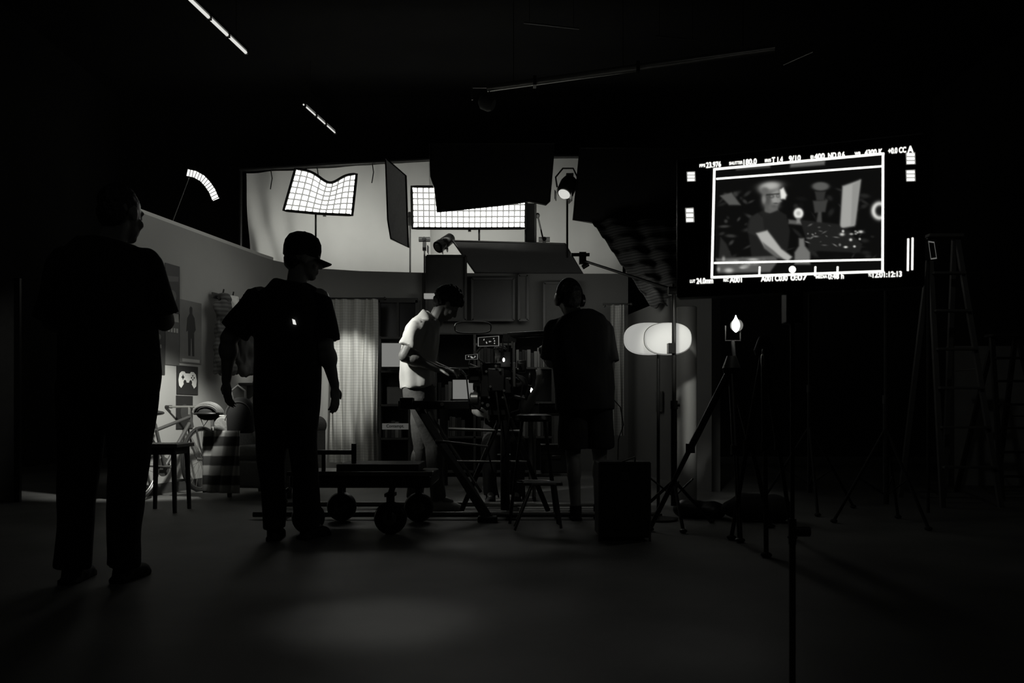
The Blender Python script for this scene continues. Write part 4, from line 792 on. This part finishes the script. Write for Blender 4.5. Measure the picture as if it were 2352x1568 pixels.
def PO(pts,v,s=.9):
    global img
    n=len(pts); inside=np.zeros(PX.shape,bool); dist=np.full(PX.shape,1e9)
    for i in range(n):
        x0,y0=pts[i];x1,y1=pts[(i+1)%n]
        cond=((y0>PY)!=(y1>PY))&(PX<(x1-x0)*(PY-y0)/((y1-y0) if y1!=y0 else 1e-9)+x0); inside^=cond
        tt=np.clip(((PX-x0)*(x1-x0)+(PY-y0)*(y1-y0))/((x1-x0)**2+(y1-y0)**2),0,1)
        dist=np.minimum(dist,np.hypot(PX-x0-tt*(x1-x0),PY-y0-tt*(y1-y0)))
    k=sm(np.where(inside,-dist,dist)/s); img=img*(1-k)+v*k
rng=random.Random(4)
for i in range(26): EL(rng.uniform(1655,1725),rng.uniform(430,600),rng.uniform(3,11),rng.uniform(1.5,4),rng.uniform(.006,.04),.25,rng.uniform(-1,1))
for i in range(60): EL(rng.uniform(1810,2010),rng.uniform(430,600),rng.uniform(3,12),rng.uniform(1.5,5),rng.uniform(.003,.02),.25,rng.uniform(-1,1))
PO([(1655,450),(1680,443),(1700,470),(1675,470)],.09);PO([(1650,610),(1655,545),(1668,560),(1690,610)],.02)
EL(1885,428,18,9,.10);PO([(1872,440),(1896,440),(1892,460),(1876,460)],.03);PO([(1868,462),(1900,460),(1895,486),(1872,488)],.045);PO([(1880,486),(1886,486),(1888,540),(1870,545)],.06)
PO([(1936,428),(1976,414),(1962,518),(1930,524)],.36);PO([(1958,424),(1976,414),(1964,515),(1954,518)],.28)
# man: neck, dark t-shirt, arm
PO([(1758,466),(1784,466),(1788,490),(1756,490)],.11)
PO([(1716,516),(1724,498),(1752,484),(1768,490),(1786,482),(1806,494),(1814,530),(1810,566),(1800,600),(1728,602),(1722,556)],.013)
PO([(1724,500),(1740,490),(1752,500),(1756,536),(1736,542),(1718,534)],.02)
PO([(1738,536),(1762,530),(1776,548),(1794,572),(1818,590),(1810,599),(1784,586),(1756,566)],.42); PO([(1752,556),(1776,574),(1796,592),(1784,592),(1756,570)],.12)
# head
EL(1773,452,20,26,.20,.08,.1);EL(1762,456,11,22,.07,.2);EL(1781,452,9,16,.30,.15);PO([(1785,452),(1794,462),(1785,466)],.26)
EL(1766,432,22,12,.16,.12,-.15);EL(1770,427,18,7,.44,.25,-.1);EL(1757,438,9,8,.12,.2);EL(1755,458,4,8,.2,.25)
PO([(1760,446),(1792,443),(1792,446),(1760,449)],.02,.5);EL(1773,451,5.5,4.2,.03,.2);EL(1787,450,4.5,4,.03,.2);EL(1773,451,3.6,2.6,.16,.2);EL(1787,450,3,2.4,.2,.2)
EL(1782,467,6,1.6,.04,.3);EL(1778,474,9,5,.09,.3)
PO([(1792,436),(1799,432),(1806,448),(1803,456),(1794,456)],.8)
PO([(1812,505),(1840,508),(1842,516),(1812,513)],.1)
EL(1834,490,10,11,.85,.08);EL(1834,490,5,5,.45,.3);PO([(1830,500),(1838,500),(1838,512),(1830,512)],.2)
PO([(1836,548),(1846,548),(1848,565),(1860,580),(1860,606),(1826,606),(1826,580),(1836,565)],.16)
PO([(1838,505),(1925,515),(1980,560),(1975,580),(1860,575)],.014)
for i in range(12): EL(rng.uniform(1925,1978),rng.uniform(530,568),rng.uniform(1.5,4),rng.uniform(1,2.5),rng.uniform(.2,.8),.3)
for i in range(18): EL(rng.uniform(1850,1930),rng.uniform(515,565),rng.uniform(1,5),rng.uniform(.8,1.6),rng.uniform(.03,.2),.3,rng.uniform(-.6,.6))
PO([(1645,594),(1780,588),(1786,600),(1768,624),(1650,626)],.09)
for i in range(14): EL(rng.uniform(1650,1775),rng.uniform(594,622),rng.uniform(3,10),rng.uniform(2,5),rng.uniform(.12,.5),.3)
EL(2020,484,17,19,.8,.08);EL(2021,484,12,14,.01,.1)
PO([(1690,383),(1770,377),(1768,384),(1692,390)],.08);PO([(1816,374),(1895,368),(1893,378),(1816,384)],.12)
me=bpy.data.meshes.new('camera_feed_image'); L0=t.location
vs=[tuple(sc(PX[j,i],PY[j,i],.0006)-L0) for j in range(NY) for i in range(NX)]
me.from_pydata(vs,[],[(j*NX+i,(j+1)*NX+i,(j+1)*NX+i+1,j*NX+i+1) for j in range(NY-1) for i in range(NX-1)])
ca=me.color_attributes.new('feed','FLOAT_COLOR','POINT'); fl=img.reshape(-1); ca.data.foreach_set('color',np.stack([fl,fl,fl*.95,np.ones_like(fl)],1).reshape(-1))
mm=bpy.data.materials.new('feed_display'); mm.use_nodes=True; nt=mm.node_tree; bs=nt.nodes['Principled BSDF']; an=nt.nodes.new('ShaderNodeAttribute'); an.attribute_name='feed'
bs.inputs['Base Color'].default_value=(0,0,0,1); nt.links.new(an.outputs['Color'],bs.inputs['Emission Color']); bs.inputs['Emission Strength'].default_value=1; bs.inputs['Roughness'].default_value=.4; bs.inputs['Specular IOR Level'].default_value=.1
me.materials.append(mm); o=link(bpy.data.objects.new('camera_feed_image',me)); o.parent=t
ov=MB()
def line(x0,y0,x1,y1,w,mi=0,o=.0012):
    dx,dy=x1-x0,y1-y0; l=math.hypot(dx,dy); nx,ny=-dy/l*w/2,dx/l*w/2
    ov.add([sc(x0+nx,y0+ny,o),sc(x1+nx,y1+ny,o),sc(x1-nx,y1-ny,o),sc(x0-nx,y0-ny,o)],[(0,1,2,3)],mi)
line(1640,389,2031,353,5);line(2028,353,2027,624,5);line(2030,623,1634,637,5);line(1641,387,1635,639,5)
line(1645,411,2026,382,4);line(1640,604,2026,596,4)
for x in (1745,1873,1924): line(x,612,x-1,634,4)
for x0,x1,y0,y1 in ((1578,1597,395,417),(1575,1594,478,511),(2081,2102,351,378),(2081,2102,391,417)): 
    line(x0,(y0+y1)/2,x1,(y0+y1)/2-1,y1-y0,1)
    for k in range(3): line(x0+2,y0+(y1-y0)*(k+.5)/3,x1-2,y0+(y1-y0)*(k+.5)/3,(y1-y0)/5,0,.0016)
line(2086,548,2085,622,4);line(2096,546,2095,620,4)
ov.add([sc(1820+8*math.cos(2*math.pi*k/16),619+8*math.sin(2*math.pi*k/16),.0014) for k in range(16)],[tuple(range(16))])
def tx(s,x0,x1,y0,y1,mi=0):
    sl=(-.083 if y0<500 else -.035)
    text_mb(ov,s,lambda u,v:sc(x0+(x1-x0)*u,(y1+(y0-y1)*v)+sl*(x1-x0)*u,.0014),mi,bold=.02)
def top(s,x0,x1,h=13): y=381-(x0-1607)*.078; tx(s,x0,x1,y-h/2,y+h/2)
def bot(s,x0,x1,h=13): y=646-(x0-1585)*.035; tx(s,x0,x1,y-h/2,y+h/2)
top('FPS',1607,1620,7);top('23.976',1622,1656);top('SHUTTER',1675,1706,7);top('180.0',1708,1738);top('IRIS',1757,1771,7);top('T 1.4',1773,1798);top('9/10',1812,1839)
top('EI',1862,1868,7);top('400',1870,1894);top('ND 0.6',1902,1940);top('WB',1963,1976,7);top('4300 K',1986,2027);top('+0.0 CC',2040,2081);top('A',2084,2098,16)
bot('LUT',1585,1597,7);bot('24.0mm',1600,1638);bot('REC',1662,1674,7);bot('A001',1676,1704);bot('A001',1748,1775);bot('C030',1780,1809);bot('0:07',1816,1854);bot('MEDIA',1874,1900,7);bot('0:48 h',1902,1938);bot('TC',1994,2002,7);bot('12:01:12:13',2004,2071)
part(t,'screen_overlay',ov,[M['ov'],M['ovd']],smooth=False)
pm=V((sc(1820,800).x,sc(1820,800).y,0))-NN*.07
part(t,'mount_bracket',MB().box(pm+V((0,0,1.2))+NN*.012,(.14,.03,.14),rz=math.atan2(UU.y,UU.x)).box(pm+V((0,0,1.06)),(.04,.04,.14)),M['blackm'],bevel=.004)
stand((pm.x,pm.y),1.0,'black stand carrying the large monitor',r=.006,rot=.6,spread=.4,name='monitor_stand',m=M['blackm'],lh=.1)
# ------------------------------------------------------------------ lights: unseen area and spot lights added, plus the table lamp's bulb
def aim(o,tgt): o.rotation_euler=(V(tgt)-o.location).to_track_quat('-Z','Y').to_euler()
def area(loc,tgt,w,h,e,name='unseen_soft_light'):
    l=bpy.data.lights.new(name,'AREA'); l.shape='RECTANGLE'; l.size=w; l.size_y=h; l.energy=e; l.color=(1,1,.95); o=link(bpy.data.objects.new(name,l)); o.location=loc; aim(o,tgt); return o
def spot(loc,tgt,ang,e,blend=.6,r=.06,name='unseen_spot'):
    l=bpy.data.lights.new(name,'SPOT'); l.spot_size=math.radians(ang); l.spot_blend=blend; l.energy=e; l.shadow_soft_size=r; l.color=(1,1,.95); o=link(bpy.data.objects.new(name,l)); o.location=loc; aim(o,tgt); return o
area((-1.3,11.3,3.3),(-1.3,12.3,3.45),5.6,.6,10)  # unseen area light added to light the muslins
area((pt(737,0,11).x,11.25,pt(0,440,11).z),(pt(737,0,11).x,12.2,pt(0,440,11).z),.7,.4,2.8)  # unseen, added behind the first panel for a halo on the sheet
area((pt(1060,0,11).x,11.25,pt(0,500,11).z),(pt(1060,0,11).x,12.2,pt(0,500,11).z),1.3,.4,3)  # unseen, added behind the wide panel for its halo
area((-2.0,8.2,2.1),(-3.4,8.9,1.5),.8,1.2,2.6)  # unseen area light for the left set wall
spot((-2.35,6.4,1.9),(-3.35,7.65,.55),50,240)  # unseen spot added to brighten the low left wall
spot((-3.3,6.4,4.0),(-3.4,7.9,2.45),40,60)  # unseen spot added for the top of the left wall
l=bpy.data.lights.new('lamp_bulb','POINT'); l.energy=7.0; l.shadow_soft_size=.04; o=link(bpy.data.objects.new('lamp_bulb',l)); o.location=wp(562,845,.16)+V((0,0,.03))
spot((-2.3,5.6,2.4),(-.85,6.46,1.22),30,210,.8)  # unseen key spot for the white shirt
spot((-1.75,8.7,2.3),(-2.15,10.3,1.1),36,95)  # unseen spot added to light the curtain
area((-.3,8.6,2.6),(-.4,8.5,0),2.5,1.2,5)  # unseen overhead fill added inside the set
area((.75,9.2,2.2),(.8,10.7,1.8),1.6,.25,4)  # unseen, added to lift the rear wall behind the headphones figure
spot((.8,4.4,1.9),(1.36,6.2,.85),26,50,.7)  # unseen spot added for the cardboard tube
spot((-.6,4.0,3.2),(-.15,6.0,1.0),17,60,.8)  # unseen spot added to pick out the camera rig
spot((-.9,3.9,5.2),(-.5,3.0,0),10,130,.9,.12)  # this and the next three: unseen overhead spots added for floor pools
spot((-1.6,4.8,5.2),(-1.05,3.7,0),8,16,.9,.12)
spot((-.4,6.0,5.2),(-.1,4.65,0),9,70,.9,.12)
spot((.9,3.6,5.2),(.6,2.65,0),8,18,.9,.12)
spot((2.6,3.6,3.6),(4.4,7.6,1.0),40,9,.9)  # unseen weak spot added for the ladders and right side
spot((-4.2,4.5,3.4),(-4.8,7.2,1.0),26,10,.9)
area((0,.5,6.2),(0,6,0),5,3,3.8)  # unseen ambient fill added under the ceiling
w=bpy.data.worlds.new('World'); bpy.context.scene.world=w; w.use_nodes=True; w.node_tree.nodes['Background'].inputs[0].default_value=(.002,.002,.002,1)
# ------------------------------------------------------------------ camera
cam=bpy.data.cameras.new('Camera'); co=link(bpy.data.objects.new('Camera',cam)); co.location=(0,0,CH); co.rotation_euler=(math.radians(90),0,0)
cam.lens=28; cam.sensor_width=36; cam.shift_y=(HZ-784)/2352; cam.clip_start=.05
cam.dof.use_dof=True; cam.dof.focus_distance=7.0; cam.dof.aperture_fstop=7.1
bpy.context.scene.camera=co
bpy.context.scene.view_settings.view_transform='Standard'
